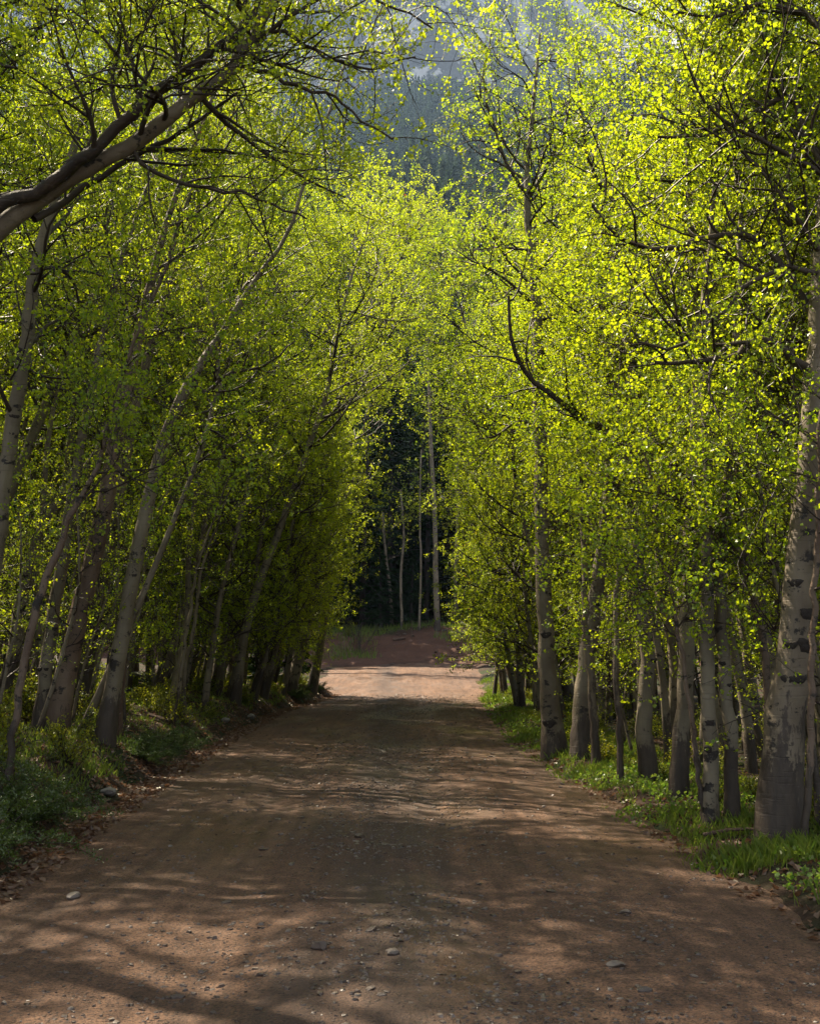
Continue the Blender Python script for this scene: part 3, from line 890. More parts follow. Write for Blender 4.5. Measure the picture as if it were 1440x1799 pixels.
def limit(x, y, lean, sgn, s_, H=13.2):
    """keeps crowns out of the open view of the mountain; returns a scale or None"""
    xt = x + sgn * math.sin(lean) * H * s_ * 0.9
    p = px_of(xt, y); rad = 2.3 * FPX / y
    if sgn > 0 and p + rad > 690: ylim = 330
    elif sgn > 0: ylim = None
    elif p - rad < 790: ylim = 430
    elif p - rad < 1000: ylim = 210
    elif p - rad < 1130: ylim = 210
    else: ylim = None
    if ylim is not None:
        hmax = (1145 - ylim) / FPX * y + 1.6 - float(ground_z(x, y))
        s_ = min(s_, hmax / (H * math.cos(lean)))
    return s_ if s_ > 0.5 else None


for x, y in scatter(32, 2.0, 8.5, 14, 43, 1.2, -1):
    s0 = rng.uniform(0.85, 1.12) * (1.0 if y < 20 else 1.18); ln = R(rng.uniform(8, 17) if y < 28 else rng.uniform(3, 11))
    s = limit(x, y, ln, 1, s0)
    if s is None: continue
    off = edges(y)[0] - x
    put_tree('m', "aspen_tree", MATURE[rng.integers(5)], x, y, rng.uniform(0, 6.28), ln, s,
             "%s leaning aspen, %s of the left wood, %s" % (look(s, 1.1), row(off), band(y)), "leaning aspens crowded in the left wood")
for x, y, q in [(-6.9, 12.8, "nearest the viewer"), (-8.2, 14.3, "behind the great leaning one"), (-6.4, 15.0, "nearest the road"), (-9.5, 12.5, "farthest from the road"),
                (-5.6, 8.4, "outside the picture, by the foreground"), (-6.8, 6.8, "outside the picture, level with the bottom edge")]:  # tall aspens added off to the left to shade canopy and foreground
    put_tree('m', "aspen_tree", MATURE[int(-x * 10) % 5], x, y, x * 3, R(3), 1.22 + 0.02 * (y % 5),
             "tall nearly upright aspen added for shade, " + q, "tall aspens added on the left for shade")
for x, y in scatter(6, 1.0, 7, -1, 12, 1.7, -1):
    if y > 2 and x > -0.40 * y - 2.2: continue
    put_tree('m', "aspen_tree", MATURE[rng.integers(5)], x - 1.5, y, rng.uniform(0, 6.28), R(rng.uniform(2, 9)), rng.uniform(0.85, 1.0),
             "aspen outside the picture at the near end of the left wood", "aspens at the near end of the left wood")
for x, y in scatter(50, 1.3, 12, 13, 43, 1.2, 1):
    s0 = rng.uniform(0.8, 1.05) * (1.0 if y < 24 else 1.12); ln = R(rng.uniform(0, 6))
    s = limit(x, y, ln, -1, s0)
    if s is None: continue
    off = x - edges(y)[1]
    put_tree('m', "aspen_tree", MATURE[rng.integers(5)], x, y, rng.uniform(0, 6.28), ln, s,
             "%s upright aspen, %s of the bright right wood, %s" % (look(s, .98), row(off), band(y)), "upright aspens in the right wood", leandir=math.pi)
for k_, (side, y, off, ln, ylim) in enumerate([(-1, 27, .5, 13, 300), (-1, 32, .6, 12, 290), (-1, 36, .5, 12, 300), (-1, 40, .4, 11, 310),
                                     (1, 25, 2.2, 6, 330), (1, 31, 1.9, 8, 350), (1, 37, 1.6, 9, 350), (1, 42, 1.4, 9, 380)]):
    x = float(edges(y)[0] - off if side < 0 else edges(y)[1] + off)
    s = ((1145 - ylim) / FPX * y + 1.6) / (13.2 * math.cos(R(ln)))
    taken.append((x, y))
    put_tree('m', "aspen_tree", MATURE[k_ % 5], x, y, k_ * 1.7, R(ln), s,
             "aspen bowing over the road from its %s edge, %s of four towards the bend" % ("left" if side < 0 else "right", ORD[k_ % 4]),
             "aspens bowing over the road", leandir=0 if side < 0 else math.pi)
for x, y in scatter(9, 1.6, 6, 9.5, 14, 1.1, 1):
    if x < 0.37 * y: continue
    put_tree('m', "aspen_tree", MATURE[rng.integers(5)], x, y, rng.uniform(0, 6.28), R(rng.uniform(0, 6)), rng.uniform(0.8, 0.95),
             "aspen standing past the thick blackened trunk at the right edge", "aspens past the right edge trunk", leandir=math.pi)
for side, pts in ((-1, scatter(26, 1.2, 8, 13, 37, 0.55, -1)), (1, scatter(24, 1.2, 5, 11, 19, 0.45, 1) + scatter(36, 1.3, 7, 12, 40, 0.55, 1))):
    for x, y in pts:
        s0 = rng.uniform(0.8, 1.15); ln = R(rng.uniform(5, 15)) if side < 0 else R(rng.uniform(0, 7))
        s = limit(x, y, ln, -side, s0, 10.0)
        if s is None: continue
        off = (edges(y)[0] - x) if side < 0 else (x - edges(y)[1])
        put_tree('p', "aspen_pole", POLE[rng.integers(3)], x, y, rng.uniform(0, 6.28), ln, s,
                 "%s pole-thin aspen on the %s, %s, %s" % (look(s, .98), "left" if side < 0 else "right", row(off), band(y)),
                 "pole-thin aspens in the left wood" if side < 0 else "pole-thin aspens in the right wood", leandir=0 if side < 0 else math.pi)
pts_ = sorted(scatter(12, 0.3, 1.3, 27, 42, 0.9, -1) + scatter(12, 0.7, 2.8, 24, 43, 0.9, -1), key=lambda q: -q[1])
for i, (x, y) in enumerate(pts_):
    place = (ORD[i] + " from the bend") if i < 12 else (ORD[len(pts_) - 1 - i] + " from the near end")
    put_tree('y', "young_aspen", YOUNG[rng.integers(3)], x, y, rng.uniform(0, 6.28), R(rng.uniform(4, 14)), rng.uniform(0.8, 1.3),
             "leafy young aspen lining the left road edge, " + place, "young aspens lining the left road edge")
pts_ = sorted(scatter(14, 0.7, 1.9, 27, 46, 0.9, 1) + scatter(10, 0.8, 3.2, 24, 46, 0.9, 1), key=lambda q: -q[1])
for i, (x, y) in enumerate(pts_):
    place = (ORD[i] + " from the bend") if i < 12 else (ORD[len(pts_) - 1 - i] + " from the near end")
    put_tree('y', "young_aspen", YOUNG[rng.integers(3)], x, y, rng.uniform(0, 6.28), R(rng.uniform(0, 6)), rng.uniform(0.8, 1.3),
             "yellow-green young aspen lining the right road edge, " + place, "young aspens lining the right road edge", leandir=math.pi)
for x, y in scatter(14, 3.0, 9, 13, 26, 0.8, -1):
    s = rng.uniform(0.6, 0.9)
    put_tree('y', "young_aspen", YOUNG[rng.integers(3)], x, y, rng.uniform(0, 6.28), R(rng.uniform(4, 14)), s,
             "%s young aspen under the leaning left trunks, %s, %s" % (look(s, .75), row(edges(y)[0] - x), band(y)), "young aspens under the left wood")
for x, y in scatter(16, 1.6, 8, 10, 26, 0.8, 1):
    s = rng.uniform(0.65, 1.0)
    put_tree('y', "young_aspen", YOUNG[rng.integers(3)], x, y, rng.uniform(0, 6.28), R(rng.uniform(0, 8)), s,
             "%s young aspen between the right-hand trunks, %s, %s" % (look(s, .82), row(x - edges(y)[1]), band(y)), "young aspens under the right wood", leandir=math.pi)
for x, y in scatter(34, 0.8, 6, 10, 40, 0.5, -1):
    s = rng.uniform(0.6, 1.0)
    put_tree('s', "aspen_sapling", SAPLING[rng.integers(3)], x, y, rng.uniform(0, 6.28), R(rng.uniform(0, 9)), s,
             "%s wispy sapling on the left bank, %s, %s" % (look(s, .8), row(edges(y)[0] - x), band(y)), "saplings in the left undergrowth")
for x, y in scatter(44, 1.1, 6, 9, 44, 0.5, 1):
    s = rng.uniform(0.6, 1.05)
    put_tree('s', "aspen_sapling", SAPLING[rng.integers(3)], x, y, rng.uniform(0, 6.28), R(rng.uniform(0, 9)), s,
             "%s wispy sapling among the right-hand trunks, %s, %s" % (look(s, .82), row(x - edges(y)[1]), band(y)), "saplings in the right wood", leandir=math.pi)


M_LEAF_RED = leaf_mat("aspen_leaf_red_flecked", (0.028, 0.06, 0.004), (0.07, 0.09, 0.005), (0.11, 0.205, 0.003), (0.44, 0.47, 0.008), red=0.12)
mr_ = YOUNG[1][2].copy(); mr_.materials.clear(); mr_.materials.append(M_LEAF_RED)
for x, y, q in [(float(edges(39)[1]) + .3, 39.0, "closest to the road on the right by the bend"), (float(edges(33)[1]) + 1.3, 33.0, "set back between two green neighbours")]:
    put_tree('y', "young_aspen", (YOUNG[1][0], YOUNG[1][1], mr_), x, y, y, R(2), 0.95, "young aspen flecked with red-brown leaves, " + q, None)

# ---- spruces
def spruce_variant(seed, H, R0, dens=1.0):
    rng = np.random.default_rng(seed)
    tr = grow(np.array([[0, 0, -0.3]]), np.array([[0, 0, 1.0]]), np.array([H]), 14, 0.01, 0.02, rng)
    rad = np.linspace(0.17, 0.01, 14)[None]
    T = tubes(tr, rad, 9)
    nbz = int(120 * dens)
    S, D, pr, pi, t = kids(tr, rad, nbz, 0.06, 0.99, 1.5, rng, upb=0.0)
    L = R0 * (1 - t) ** 0.8 * rng.uniform(0.7, 1.15, len(S)) + 0.15
    B = grow(S, D, L, 7, 0.04, 0.0, rng, droop=0.10)
    br = (0.008 + 0.010 * L)[:, None] * np.linspace(1, 0.3, 7)[None]
    V, F = tubes(B, br, 3)
    per = 90
    f = rng.random((len(B), per)) ** 0.75 * 6; i = np.minimum(f.astype(int), 5); w = (f - i)[..., None]
    ii = np.arange(len(B))[:, None].repeat(per, 1)
    C = B[ii, i] * (1 - w) + B[ii, i + 1] * w
    T1 = nrm(B[ii, i + 1] - B[ii, i])
    side = nrm(np.cross(T1, np.array([0, 0, 1.0])))
    sg = rng.choice([-1, 1], C.shape[:2])[..., None]
    d = nrm(T1 * 0.8 + side * sg * 0.8 + rng.normal(0, 0.18, C.shape) + np.array([0, 0, -0.30]))
    ln = (0.10 + 0.16 * rng.random(C.shape[:2]))[..., None] * (0.5 + 0.6 * L[:, None, None] / R0) * 1.6
    wv = nrm(np.cross(d, rng.normal(0, 1, C.shape))) * 0.028
    V4 = np.stack([C - wv * 0.4, C + d * ln * 0.5 - wv, C + d * ln, C + d * ln * 0.5 + wv], 2).reshape(-1, 3)
    F4 = np.arange(len(V4)).reshape(-1, 4)
    return (new_mesh("trunk", T[0], T[1], 4, M_SBARK), new_mesh("branches", V, F, 4, M_SBARK),
            new_mesh("crown", V4, F4, 4, M_NEEDLE, attr=rng.random(len(F4)), smooth=False))


SPRUCE = [spruce_variant(400 + i, 15.0, 2.3) for i in range(2)]
SMALLSPRUCE = spruce_variant(410, 6.0, 1.3, 0.7)
for x, y in [(a, b) for a, b in [(rng.uniform(-14, 16), rng.uniform(71, 96)) for _ in range(700)] if free(a, b, 1.7)][:120] + [(a, b) for a, b in [(rng.uniform(-26, -5.5), rng.uniform(67, 80)) for _ in range(200)] if free(a, b, 2.0)][:34]:  # second batch, on the left, is added to shade the far dirt bank
    if -2.2 < x < 4.2 and y < 77: continue
    put_tree('c', "spruce_tree", SPRUCE[rng.integers(2)], x, y, rng.uniform(0, 6.28), 0.0, rng.uniform(1.1, 1.6),
             "dark spruce beyond the road end, %s, %s" % ("added far left for shade" if x < -14 else "past the left foliage edge" if x < -5 else "left side of the dark opening" if x < 0.8 else "right of the white trunk" if x < 5 else "well right of the opening", "foremost rank" if y < 75 else "second rank" if y < 80 else "third rank" if y < 85 else "fourth rank" if y < 90 else "rearmost rank"), "dark spruces beyond the road end")
for x, y in scatter(52, 6.8, 17, 10, 60, 1.7, -1):
    put_tree('c', "spruce_tree", SPRUCE[rng.integers(2)], x, y, rng.uniform(0, 6.28), 0.0, rng.uniform(0.7, 1.0),
             "dark spruce behind the leaning aspens of the left wood, %s" % band(y), "dark spruces behind the left wood")
for x, y in scatter(24, 10, 22, 16, 62, 2.2, 1):
    put_tree('c', "spruce_tree", SPRUCE[rng.integers(2)], x, y, rng.uniform(0, 6.28), 0.0, rng.uniform(0.6, 0.85),
             "dark spruce at the back of the right wood, %s" % band(y), "dark spruces behind the right wood")
for (px, py, s, lab) in [(520, 1195, 0.75, "small dark spruce tucked among the aspens on the left side near the bend"),
                         (455, 1200, 1.0, "middle-sized dark spruce showing between leaning aspens left of the road"),
                         (668, 1105, 0.9, "low green spruce at the left of the dark opening beyond the road"),
                         (722, 1098, 0.8, "low bushy spruce beneath the lone white trunk beyond the road")]:
    p = on_ground(px, py)
    put_tree('c', "spruce_tree", SMALLSPRUCE, p[0], p[1], rng.uniform(0, 6), 0.0, s, lab, None)


# ================================================================== GROUND COVER
def shrub_variant(seed, H, Rr, per, leaf, material, stems=16, needles=False):
    rng = np.random.default_rng(seed)
    S = rng.normal(0, 0.06, (stems, 3)); S[:, 2] = -0.05
    D = rng.normal(0, 1, (stems, 3)); D[:, 2] = np.abs(D[:, 2]) * 0.5 + (0.9 if not needles else 0.25)
    St = grow(S, D, rng.uniform(0.6, 1.15, stems) * (H if not needles else Rr), 8, 0.12, 0.03, rng)
    sr = np.full((stems, 8), 0.006) * np.linspace(1.2, 0.5, 8)[None]
    S2, D2, pr, pi, t = kids(St, sr, 9, 0.15, 1.0, 0.7, rng, upb=0.4)
    Tw = grow(S2, D2, rng.uniform(0.1, 0.32, len(S2)) * (H + Rr) * 0.7, 5, 0.15, 0.06, rng)
    tr = np.full((len(Tw), 5), 0.0028)
    wood = join([tubes(St, sr, 4), tubes(Tw, tr, 3)])
    f = rng.random((len(Tw), per)) ** 0.7 * 4; i = np.minimum(f.astype(int), 3); w = (f - i)[..., None]
    ii = np.arange(len(Tw))[:, None].repeat(per, 1)
    C = Tw[ii, i] * (1 - w) + Tw[ii, i + 1] * w
    C = (C + rng.normal(0, 0.02, C.shape)).reshape(-1, 3)
    tint = np.repeat(rng.random(len(Tw)), per) * 0.5 + rng.random(len(C)) * 0.5
    if needles:
        d = nrm(rng.normal(0, 0.5, C.shape) + np.array([0, 0, 0.7])); ln = rng.uniform(0.018, 0.045, (len(C), 1))
        wv = nrm(np.cross(d, rng.normal(0, 1, C.shape))) * 0.0045
        V = np.stack([C, C + d * ln * 0.5 - wv, C + d * ln, C + d * ln * 0.5 + wv], 1).reshape(-1, 3)
        F = np.arange(len(V)).reshape(-1, 4)
    else:
        V, F = leaf_quads(C, leaf, rng, 0.0)
    return (new_mesh("stems", wood[0], wood[1], 4, M_TWIG), new_mesh("foliage", V, F, 4, material, attr=tint, smooth=False))


SHRUB = [shrub_variant(500 + i, 0.6, 0.4, 9, 0.03, M_SHRUB) for i in range(3)]
JUNIPER = [shrub_variant(520 + i, 0.5, 0.75, 70, 0.03, M_JUNIPER, stems=34, needles=True) for i in range(2)]


def put_shrub(v, name, x, y, s, label, group, cat="shrub"):
    t = thing(name, label, cat, (x, y, float(ground_z(x, y))), group, (0, 0, rng.uniform(0, 6.28)), (s, s, s * (0.55 if 'juniper' in name else 1)))
    link("stems", v[0], t); c = link("foliage", v[1], t); c['kind'] = 'stuff'
    return t


for (px, py, s, lab) in [(20, 1440, 1.25, "dark green juniper mound in the lower left corner of the bank"),
                         (-60, 1490, 1.3, "juniper running out past the left picture edge"),
                         (250, 1330, 0.95, "spreading juniper on the bank right of the dark-footed leaning aspen"),
                         (300, 1315, 0.85, "juniper tip hanging over the cut bank"),
                         (520, 1225, 0.9, "dark juniper on the bank close to the bend"),
                         (560, 1212, 0.8, "last juniper before the sunlit bend on the left")]:
    p = on_ground(px, py)
    put_shrub(JUNIPER[rng.integers(2)], "juniper_bush", p[0], p[1], s, lab, None)
for x, y in scatter(90, 0.45, 4.5, 7.5, 43, 0.35, -1):
    put_shrub(SHRUB[rng.integers(3)], "leafy_shrub", x, y, rng.uniform(0.5, 1.1), "small leafy shrub on the left bank, %s, %s" % ("at the cut edge" if edges(y)[0] - x < 1.3 else "midway up" if edges(y)[0] - x < 2.8 else "back among the trunks", band(y)), "shrubs on the left bank")
for x, y in scatter(80, 0.6, 4.0, 6.0, 46, 0.35, 1):
    put_shrub(SHRUB[rng.integers(3)], "leafy_shrub", x, y, rng.uniform(0.4, 1.0), "small yellow-green shrub, %s on the right, %s" % ("on the open verge" if x - edges(y)[1] < 1.4 else "at the tree feet" if x - edges(y)[1] < 2.6 else "back among the trunks", band(y)), "shrubs on the right verge")
for x, y in [(rng.uniform(-6, 8), rng.uniform(66, 70)) for _ in range(14)]:
    if -2.5 < x < 3.5: continue
    put_shrub(SHRUB[rng.integers(3)], "leafy_shrub", x, y, rng.uniform(0.8, 1.6), "dim shrub on the dirt bank beyond the road's end", "shrubs on the far bank")


def blades(n, side, ylo, yhi, offlo, offhi, hmin, hmax, w, rng, dens=None):
    y = ylo + (yhi - ylo) * rng.random(n) ** 1.6
    e0, e1 = edges(y)
    off = offlo + (offhi - offlo) * rng.random(n) ** 1.3
    x = np.where(side < 0, e0 - off, e1 + off)
    m = fbm(x * 1.6 + 40, y * 1.6, 4) + 0.30 * rng.random(n) > 0.12 + 0.25 * (off < 0.15)
    if dens is not None: m &= dens(x, y)
    x, y, off = x[m], y[m], off[m]
    z = ground_z(x, y); n = len(x)
    h = (hmin + (hmax - hmin) * rng.random(n) * (0.5 + 0.8 * (fbm(x * 0.8, y * 0.8, 2) + 0.5)))
    a = rng.uniform(0, 6.28, n); lean = rng.uniform(0.1, 0.7, n) * h
    b = np.stack([x, y, z - 0.01], -1)
    dx = np.stack([np.cos(a), np.sin(a), 0 * a], -1); sx = np.stack([-np.sin(a), np.cos(a), 0 * a], -1) * (w * rng.uniform(.6, 1.3, n))[:, None]
    up = np.array([0, 0, 1.0])
    mid = b + dx * (lean * 0.3)[:, None] + up * (h * 0.55)[:, None]
    tip = b + dx * lean[:, None] + up * (h * 0.95)[:, None]
    V = np.stack([b - sx * .5, b + sx * .5, mid + sx * .45, tip, mid - sx * .45], 1).reshape(-1, 3)
    F = np.arange(n * 5).reshape(n, 5)
    return V, F, np.repeat(0, 0), rng.random(n)


rng = np.random.default_rng(99)
V1, F1, _, t1 = blades(90000, 1, 4.5, 50, -0.15, 1.9, 0.02, 0.17, 0.005, rng)
link("verge_grass", new_mesh("verge_grass", V1, F1, 5, M_GRASS, attr=t1, smooth=False), kind='stuff', label="bright green grass along the right edge of the dirt road", category="grass")
V1, F1, _, t1 = blades(36000, -1, 6.0, 44, 0.35, 3.6, 0.02, 0.13, 0.006, rng)
link("bank_grass", new_mesh("bank_grass", V1, F1, 5, M_GRASS, attr=t1, smooth=False), kind='stuff', label="shaded grass covering the low bank on the left of the road", category="grass")
# grass on far bank
n = 9000
x = rng.uniform(-7, 9, n); y = rng.uniform(64, 72, n)
m_ = (fbm(x * 0.35 + 9, y * 0.5, 3) > 0.08) | ((x > -4.6) & (x < -1.9) & (y < 66.5)) | (y > 69.5)
x, y = x[m_], y[m_]; n = len(x)
b = np.stack([x, y, ground_z(x, y)], -1); a = rng.uniform(0, 6.28, n); h = rng.uniform(.12, .4, n)
sx = np.stack([np.cos(a), np.sin(a), 0 * a], -1) * 0.02
V = np.stack([b - sx, b + sx, b + np.array([0, 0, 1.0]) * h[:, None] + rng.normal(0, .06, (n, 3))], 1).reshape(-1, 3)
link("far_grass", new_mesh("far_grass", V, np.arange(n * 3).reshape(n, 3), 3, M_GRASS, attr=rng.random(n), smooth=False), kind='stuff', label="patches of dark grass on the dirt bank beyond the bend", category="grass")

# low broad-leaved weeds at the right verge: leafy ground plants
n = 26000
y = 4.6 + 34 * rng.random(n) ** 1.7; e0, e1 = edges(y)
x = e1 - 0.15 + 1.5 * rng.random(n) ** 1.2
m_ = fbm(x * 1.8, y * 1.8 + 7, 3) > 0.10
x, y = x[m_], y[m_]
C = np.stack([x, y, ground_z(x, y) + rng.uniform(0.0, 0.10, len(x))], -1)
V, F = leaf_quads(C, 0.035, rng, -1.2)
link("verge_weeds", new_mesh("verge_weeds", V, F, 4, M_GRASS, attr=rng.random(len(F)), smooth=False), kind='stuff', label="low leafy weeds spreading from the right verge onto the dirt", category="weeds")

# fallen dead leaves: left road edge and forest floor
n = 26000
y = 4 + 40 * rng.random(n) ** 1.5; e0, e1 = edges(y)
x = np.where(rng.random(n) < 0.72, e0 + 0.35 - rng.gamma(1.6, 0.55, n), e1 - 0.1 + rng.gamma(1.6, 0.7, n))
z = np.maximum(ground_z(x, y), road_z(x, y) - 0.02) + 0.008
z = np.where((x < e0 - 0.5) | (x > e1 + 0.5), ground_z(x, y) + 0.01, z)
C = np.stack([x, y, z], -1)
nn = nrm(rng.normal(0, 0.45, (n, 3)) + np.array([0, 0, 1.0])); a = nrm(np.cross(nn, rng.normal(0, 1, (n, 3)))); bb = np.cross(nn, a)
s = rng.uniform(0.015, 0.04, (n, 1))
V = np.stack([C - a * s, C - bb * s * .8 + nn * s * .3, C + a * s, C + bb * s * .8 + nn * s * .3], 1).reshape(-1, 3)
link("leaf_litter", new_mesh("leaf_litter", V, np.arange(4 * n).reshape(n, 4), 4, M_LITTER, attr=rng.random(n), smooth=False), kind='stuff', label="dry brown fallen leaves strewn along the left road edge", category="leaf litter")


# stones
def pebble_batch(C, S, rng, flat):
    """12-tri chipped stones: 8 verts jittered"""
    n = len(C)
    base = np.array([[-1, -1, -.6], [1, -1, -.6], [1, 1, -.6], [-1, 1, -.6], [-.7, -.7, .6], [.7, -.7, .6], [.7, .7, .6], [-.7, .7, .6]])
    V = base[None] * (1 + rng.normal(0, 0.25, (n, 8, 3)))
    V *= np.stack([S, S * rng.uniform(.5, .9, n), S * flat], -1)[:, None, :]
    a = rng.uniform(0, 6.28, n); c, s = np.cos(a), np.sin(a)
    x = V[..., 0] * c[:, None] - V[..., 1] * s[:, None]; y = V[..., 0] * s[:, None] + V[..., 1] * c[:, None]
    V = np.stack([x, y, V[..., 2]], -1) + C[:, None, :]
    q = np.array([[0, 3, 2, 1], [4, 5, 6, 7], [0, 1, 5, 4], [1, 2, 6, 5], [2, 3, 7, 6], [3, 0, 4, 7]])
    F = (np.arange(n)[:, None, None] * 8 + q[None]).reshape(-1, 4)
    return V.reshape(-1, 3), F


rng = np.random.default_rng(5)
n = 23000
y = 4.2 + 38 * rng.random(n) ** 2.7; e0, e1 = edges(y)
c0 = (e0 + e1) / 2
pick = rng.random(n)
x = np.where(pick < .6, c0 + 0.25 + rng.normal(0, 0.75, n), e0 + (e1 - e0) * rng.random(n))
dens_ = fbm(x * 1.5, y * 0.8, 3) + 0.4 * rng.random(n) > 0.02
x, y = x[dens_], y[dens_]; n = len(x)
S = 0.004 + 0.012 * rng.random(n) ** 3 + 0.00025 * y
fl = rng.uniform(.25, .8, n)
C = np.stack([x, y, road_z(x, y) - 0.02 + S * fl * 0.35], -1)
V, F = pebble_batch(C, S, rng, fl)
link("gravel", new_mesh("gravel", V, F, 4, M_STONE, attr=np.repeat(rng.random(n), 6), smooth=False), kind='stuff', label="loose gravel and stone chips scattered down the middle of the dirt road", category="gravel")


def stone_mesh(seed, flat, jag=0.22, material=M_STONE, sub=2):
    import bmesh
    r = random.Random(seed)
    bm = bmesh.new(); bmesh.ops.create_icosphere(bm, subdivisions=sub, radius=1)
    pl = [Vector((r.gauss(0, 1), r.gauss(0, 1), r.gauss(0, 1))).normalized() for _ in range(9)]
    for v in bm.verts:
        for q in pl:
            d = v.co.dot(q) - r.uniform(.62, .66)
            if d > 0: v.co -= q * d
        v.co *= 1 + r.uniform(-1, 1) * jag * 0.2
        v.co.z *= flat; v.co.y *= .72
    me = bpy.data.meshes.new("stone"); bm.to_mesh(me); bm.free(); me.materials.append(material)
    return me


SM = [stone_mesh(i, f, sub=1) for i, f in enumerate([.3, .45, .22, .55, .35, .16])]
k = 0
while k < 230:
    y = 4.6 + 16 * rng.random() ** 1.5; e0, e1 = edges(y)
    x = (e0 + e1) / 2 + 0.3 + rng.normal(0, 1.0)
    if x > e1 - .1 or x < e0 + .1: continue
    s = rng.uniform(0.012, 0.028) + 0.035 * rng.random() ** 7 + 0.0012 * y
    o = link("stone", SM[rng.integers(6)], None, (x, y, float(road_z(x, y)) - 0.02 + s * 0.04))
    o.rotation_euler = (rng.normal(0, .12), rng.normal(0, .12), rng.uniform(0, 6.28)); o.scale = (s, s, s)
    o['label'] = "%s loose stone on the dirt road, %s, %s" % ("tiny" if s < .03 else "small" if s < .042 else "larger", "left wheel track" if x < (e0 + e1) / 2 - .5 else "middle strip" if x < (e0 + e1) / 2 + .6 else "right half", "bottom of the picture" if y < 6.5 else "foreground" if y < 9 else "middle distance" if y < 14 else "farther off"); o['category'] = "stone"; o['group'] = "loose stones on the road"
    k += 1
for (px, py, s, fl, lab) in [(190, 1397, .13, 1, "pale grey stone at the foot of the left bank"),
                             (118, 1334, .09, 2, "small white stone lying in the grass of the left bank"),
                             (396, 1268, .16, 1, "pale flat rock poking out of the cut bank"),
                             (440, 1262, .17, 0, "dark rock lodged in the cut bank right of the pale flat one"),
                             (560, 1715, .075, 5, "long flat grey slab near the bottom of the road"),
                             (1080, 1735, .06, 0, "dark wedge of stone on the road at lower right"),
                             (690, 1725, .05, 3, "blocky dark stone near the bottom middle of the road"),
                             (1100, 1640, .05, 0, "brown stone alone in the lit patch on the right side of the road"),
                             (630, 1500, .07, 0, "dark flat stone in the centre of the road below the second light patch"),
                             (130, 1608, .08, 5, "low dark slab on the left side of the road")]:
    p = on_ground(px, py)
    z = max(float(ground_z(p[0], p[1])), float(road_z(p[0], p[1])) - .02 if abs(p[0] + .4) < 2.6 else -9)
    me = stone_mesh(900 + px, .45, material=M_ROCK if 'pale' in lab or 'white' in lab else M_STONE)
    o = link("stone", me, None, (p[0], p[1], z + s * .15)); o.scale = (s, s, s); o.rotation_euler = (0, .05, rng.uniform(0, 3))
    o['label'] = lab; o['category'] = "stone"


for i in range(26):
    x = rng.uniform(-5, 4.6); y = rng.uniform(62.5, 70)
    s = rng.uniform(.06, .24)
    o = link("stone", SM[rng.integers(6)], None, (x, y, float(ground_z(x, y)) + s * .1)); o.scale = (s, s, s); o.rotation_euler = (0, 0, rng.uniform(0, 6))
    o['label'] = "rough stone on the far dirt bank, %s, %s" % ("left part" if x < -1.5 else "middle" if x < 1.8 else "right part", "at the foot" if y < 66 else "higher up"); o['category'] = "stone"; o['group'] = "stones on the far bank"
# fallen logs and sticks
def log(px0, py0, px1, py1, r, label, lift=0.0, name="fallen_log"):
    a = on_ground(px0, py0); b = on_ground(px1, py1)
    mid = (a + b) / 2; mid[2] = max(float(ground_z(mid[0], mid[1])), (a[2] + b[2]) / 2)
    pts = np.array([a, mid, b]) + np.array([0, 0, r * 0.7 + lift])
    path = resample(pts, 12); rg = np.random.default_rng(int(px0))
    V, F = bumpy_tube(path - a, np.linspace(r, r * .6, 12), 9, rg, .12)
    V = np.concatenate([V, [path[0] - a], [path[-1] - a]])
    me = bpy.data.meshes.new("log")
    k = 9; nV = 12 * k
    F = F.tolist() + [(nV, (i + 1) % k, i) for i in range(k)] + [(nV + 1, 11 * k + i, 11 * k + (i + 1) % k) for i in range(k)]
    me.from_pydata(V.tolist(), [], F); me.materials.append(M_DEAD)
    o = link(name, me, None, a); o['label'] = label; o['category'] = "log" if r > .04 else "stick"


log(352, 1190, 402, 1183, .15, "reddish fallen log on the floor of the left wood")
log(196, 1262, 236, 1240, .04, "broken grey branch lying between trunks on the left bank", name="fallen_branch")
log(150, 1225, 215, 1240, .06, "dark rotten log behind the leaning trunks on the left")
log(1150, 1420, 1290, 1436, .03, "dead branch lying at the feet of the right-hand row of trunks", name="fallen_branch")
log(1235, 1480, 1330, 1470, .018, "bare thin stick sticking out of the right verge grass", .05, "fallen_branch")
log(690, 1126, 712, 1123, .10, "pale log lying on the dirt bank past the end of the road")
log(935, 1240, 950, 1228, .03, "short weathered stick on the right verge near the bend", .12, "fallen_branch")
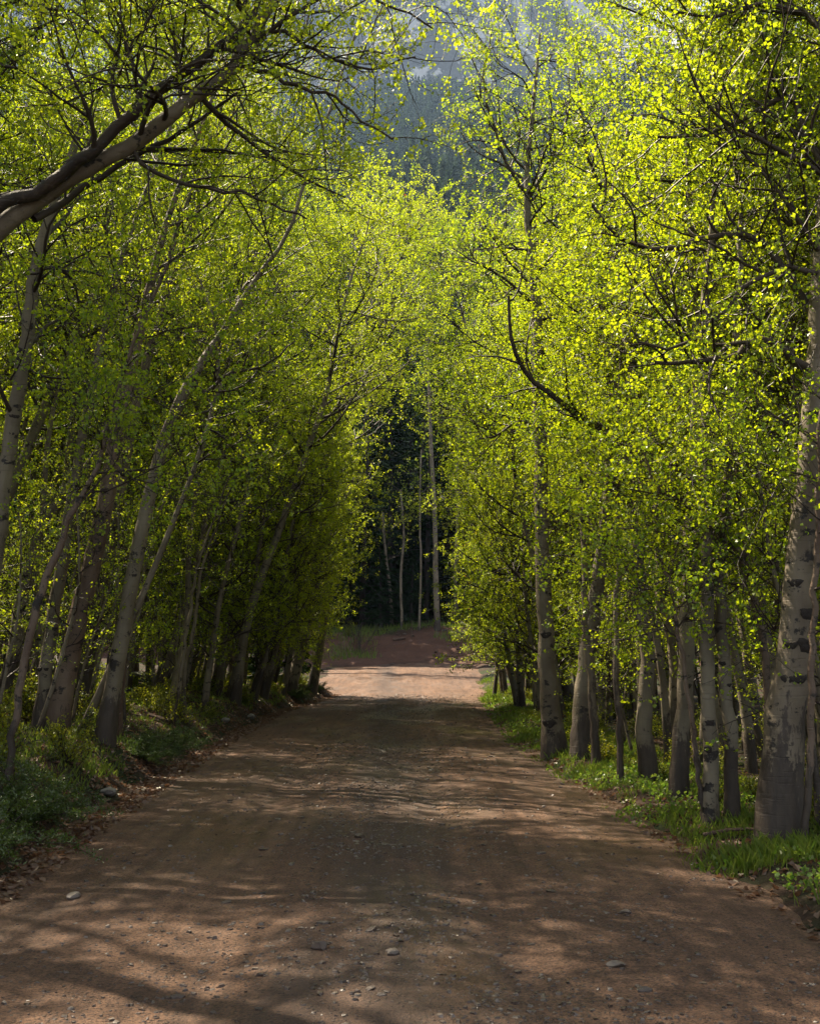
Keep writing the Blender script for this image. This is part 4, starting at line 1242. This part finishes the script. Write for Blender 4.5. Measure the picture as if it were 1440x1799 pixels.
# snapped dead stump with jagged top on left bank
p = on_ground(205, 1290)
path = resample(np.array([[0, 0, -.2], [.0, 0, .4], [.05, 0, 0.95]]), 8)
V, F = bumpy_tube(path, np.linspace(.09, .06, 8), 10, rng, .12)
V[-10:, 2] += rng.uniform(-.05, .22, 10)
V = np.concatenate([V, [[.05, 0, .85]]])
me = bpy.data.meshes.new("stump"); me.from_pydata(V.tolist(), [], F.tolist() + [(80, 70 + i, 70 + (i + 1) % 10) for i in range(10)]); me.materials.append(M_DEAD)
o = link("snapped_stump", me, None, p, label="snapped dead stump with a jagged top beside the dark-footed leaning aspen", category="stump")
p = on_ground(723, 1124)
V, F = tubes(np.array([[[0, 0, -.1], [.01, 0, .5], [0, .01, 1.15]]]), np.array([[.02, .018, .014]]), 6)
link("thin_stake", new_mesh("thin_stake", V, F, 4, M_DEAD), None, p, label="thin grey stake standing alone on the dirt bank beyond the road", category="stake")
# bare twiggy bush on far bank
rg = np.random.default_rng(8)
St = grow(rg.normal(0, .1, (16, 3)) * np.array([1, 1, 0]), rg.normal(0, .45, (16, 3)) + np.array([0, 0, 1.0]), rg.uniform(1.2, 2.6, 16), 8, .07, .02, rg)
S2, D2, _, _, _ = kids(St, np.full((16, 8), .01), 5, .3, 1, .6, rg)
B2 = grow(S2, D2, rg.uniform(.3, .8, len(S2)), 5, .1, .04, rg)
V, F = join([tubes(St, np.full((16, 8), .012), 3), tubes(B2, np.full((len(B2), 5), .006), 3)])
p = on_ground(630, 1150)
link("bare_bush", new_mesh("bare_bush", V, F, 4, M_TWIG), None, p, label="leafless twiggy bush on the grassy mound beyond the road", category="shrub")

# ================================================================== HAZE
m, nt, out = mat("haze_air")
pv = N(nt, "VolumePrincipled"); pv.inputs["Density"].default_value = 0.00012
pv.inputs["Color"].default_value = (0.45, 0.66, 1.0, 1); pv.inputs["Anisotropy"].default_value = 0.3
nt.links.new(pv.outputs[0], out.inputs["Volume"])
x0, x1, y0, y1, z0, z1 = -1000, 1200, -60, 2000, -4, 1010
V = [(x, y, z) for z in (z0, z1) for y in (y0, y1) for x in (x0, x1)]
me = bpy.data.meshes.new("haze")
me.from_pydata(V, [], [(0, 2, 3, 1), (4, 5, 7, 6), (0, 1, 5, 4), (2, 6, 7, 3), (0, 4, 6, 2), (1, 3, 7, 5)])
me.materials.append(m)
link("haze", me, kind='stuff', label="thin blue air haze over the valley and mountain", category="haze")
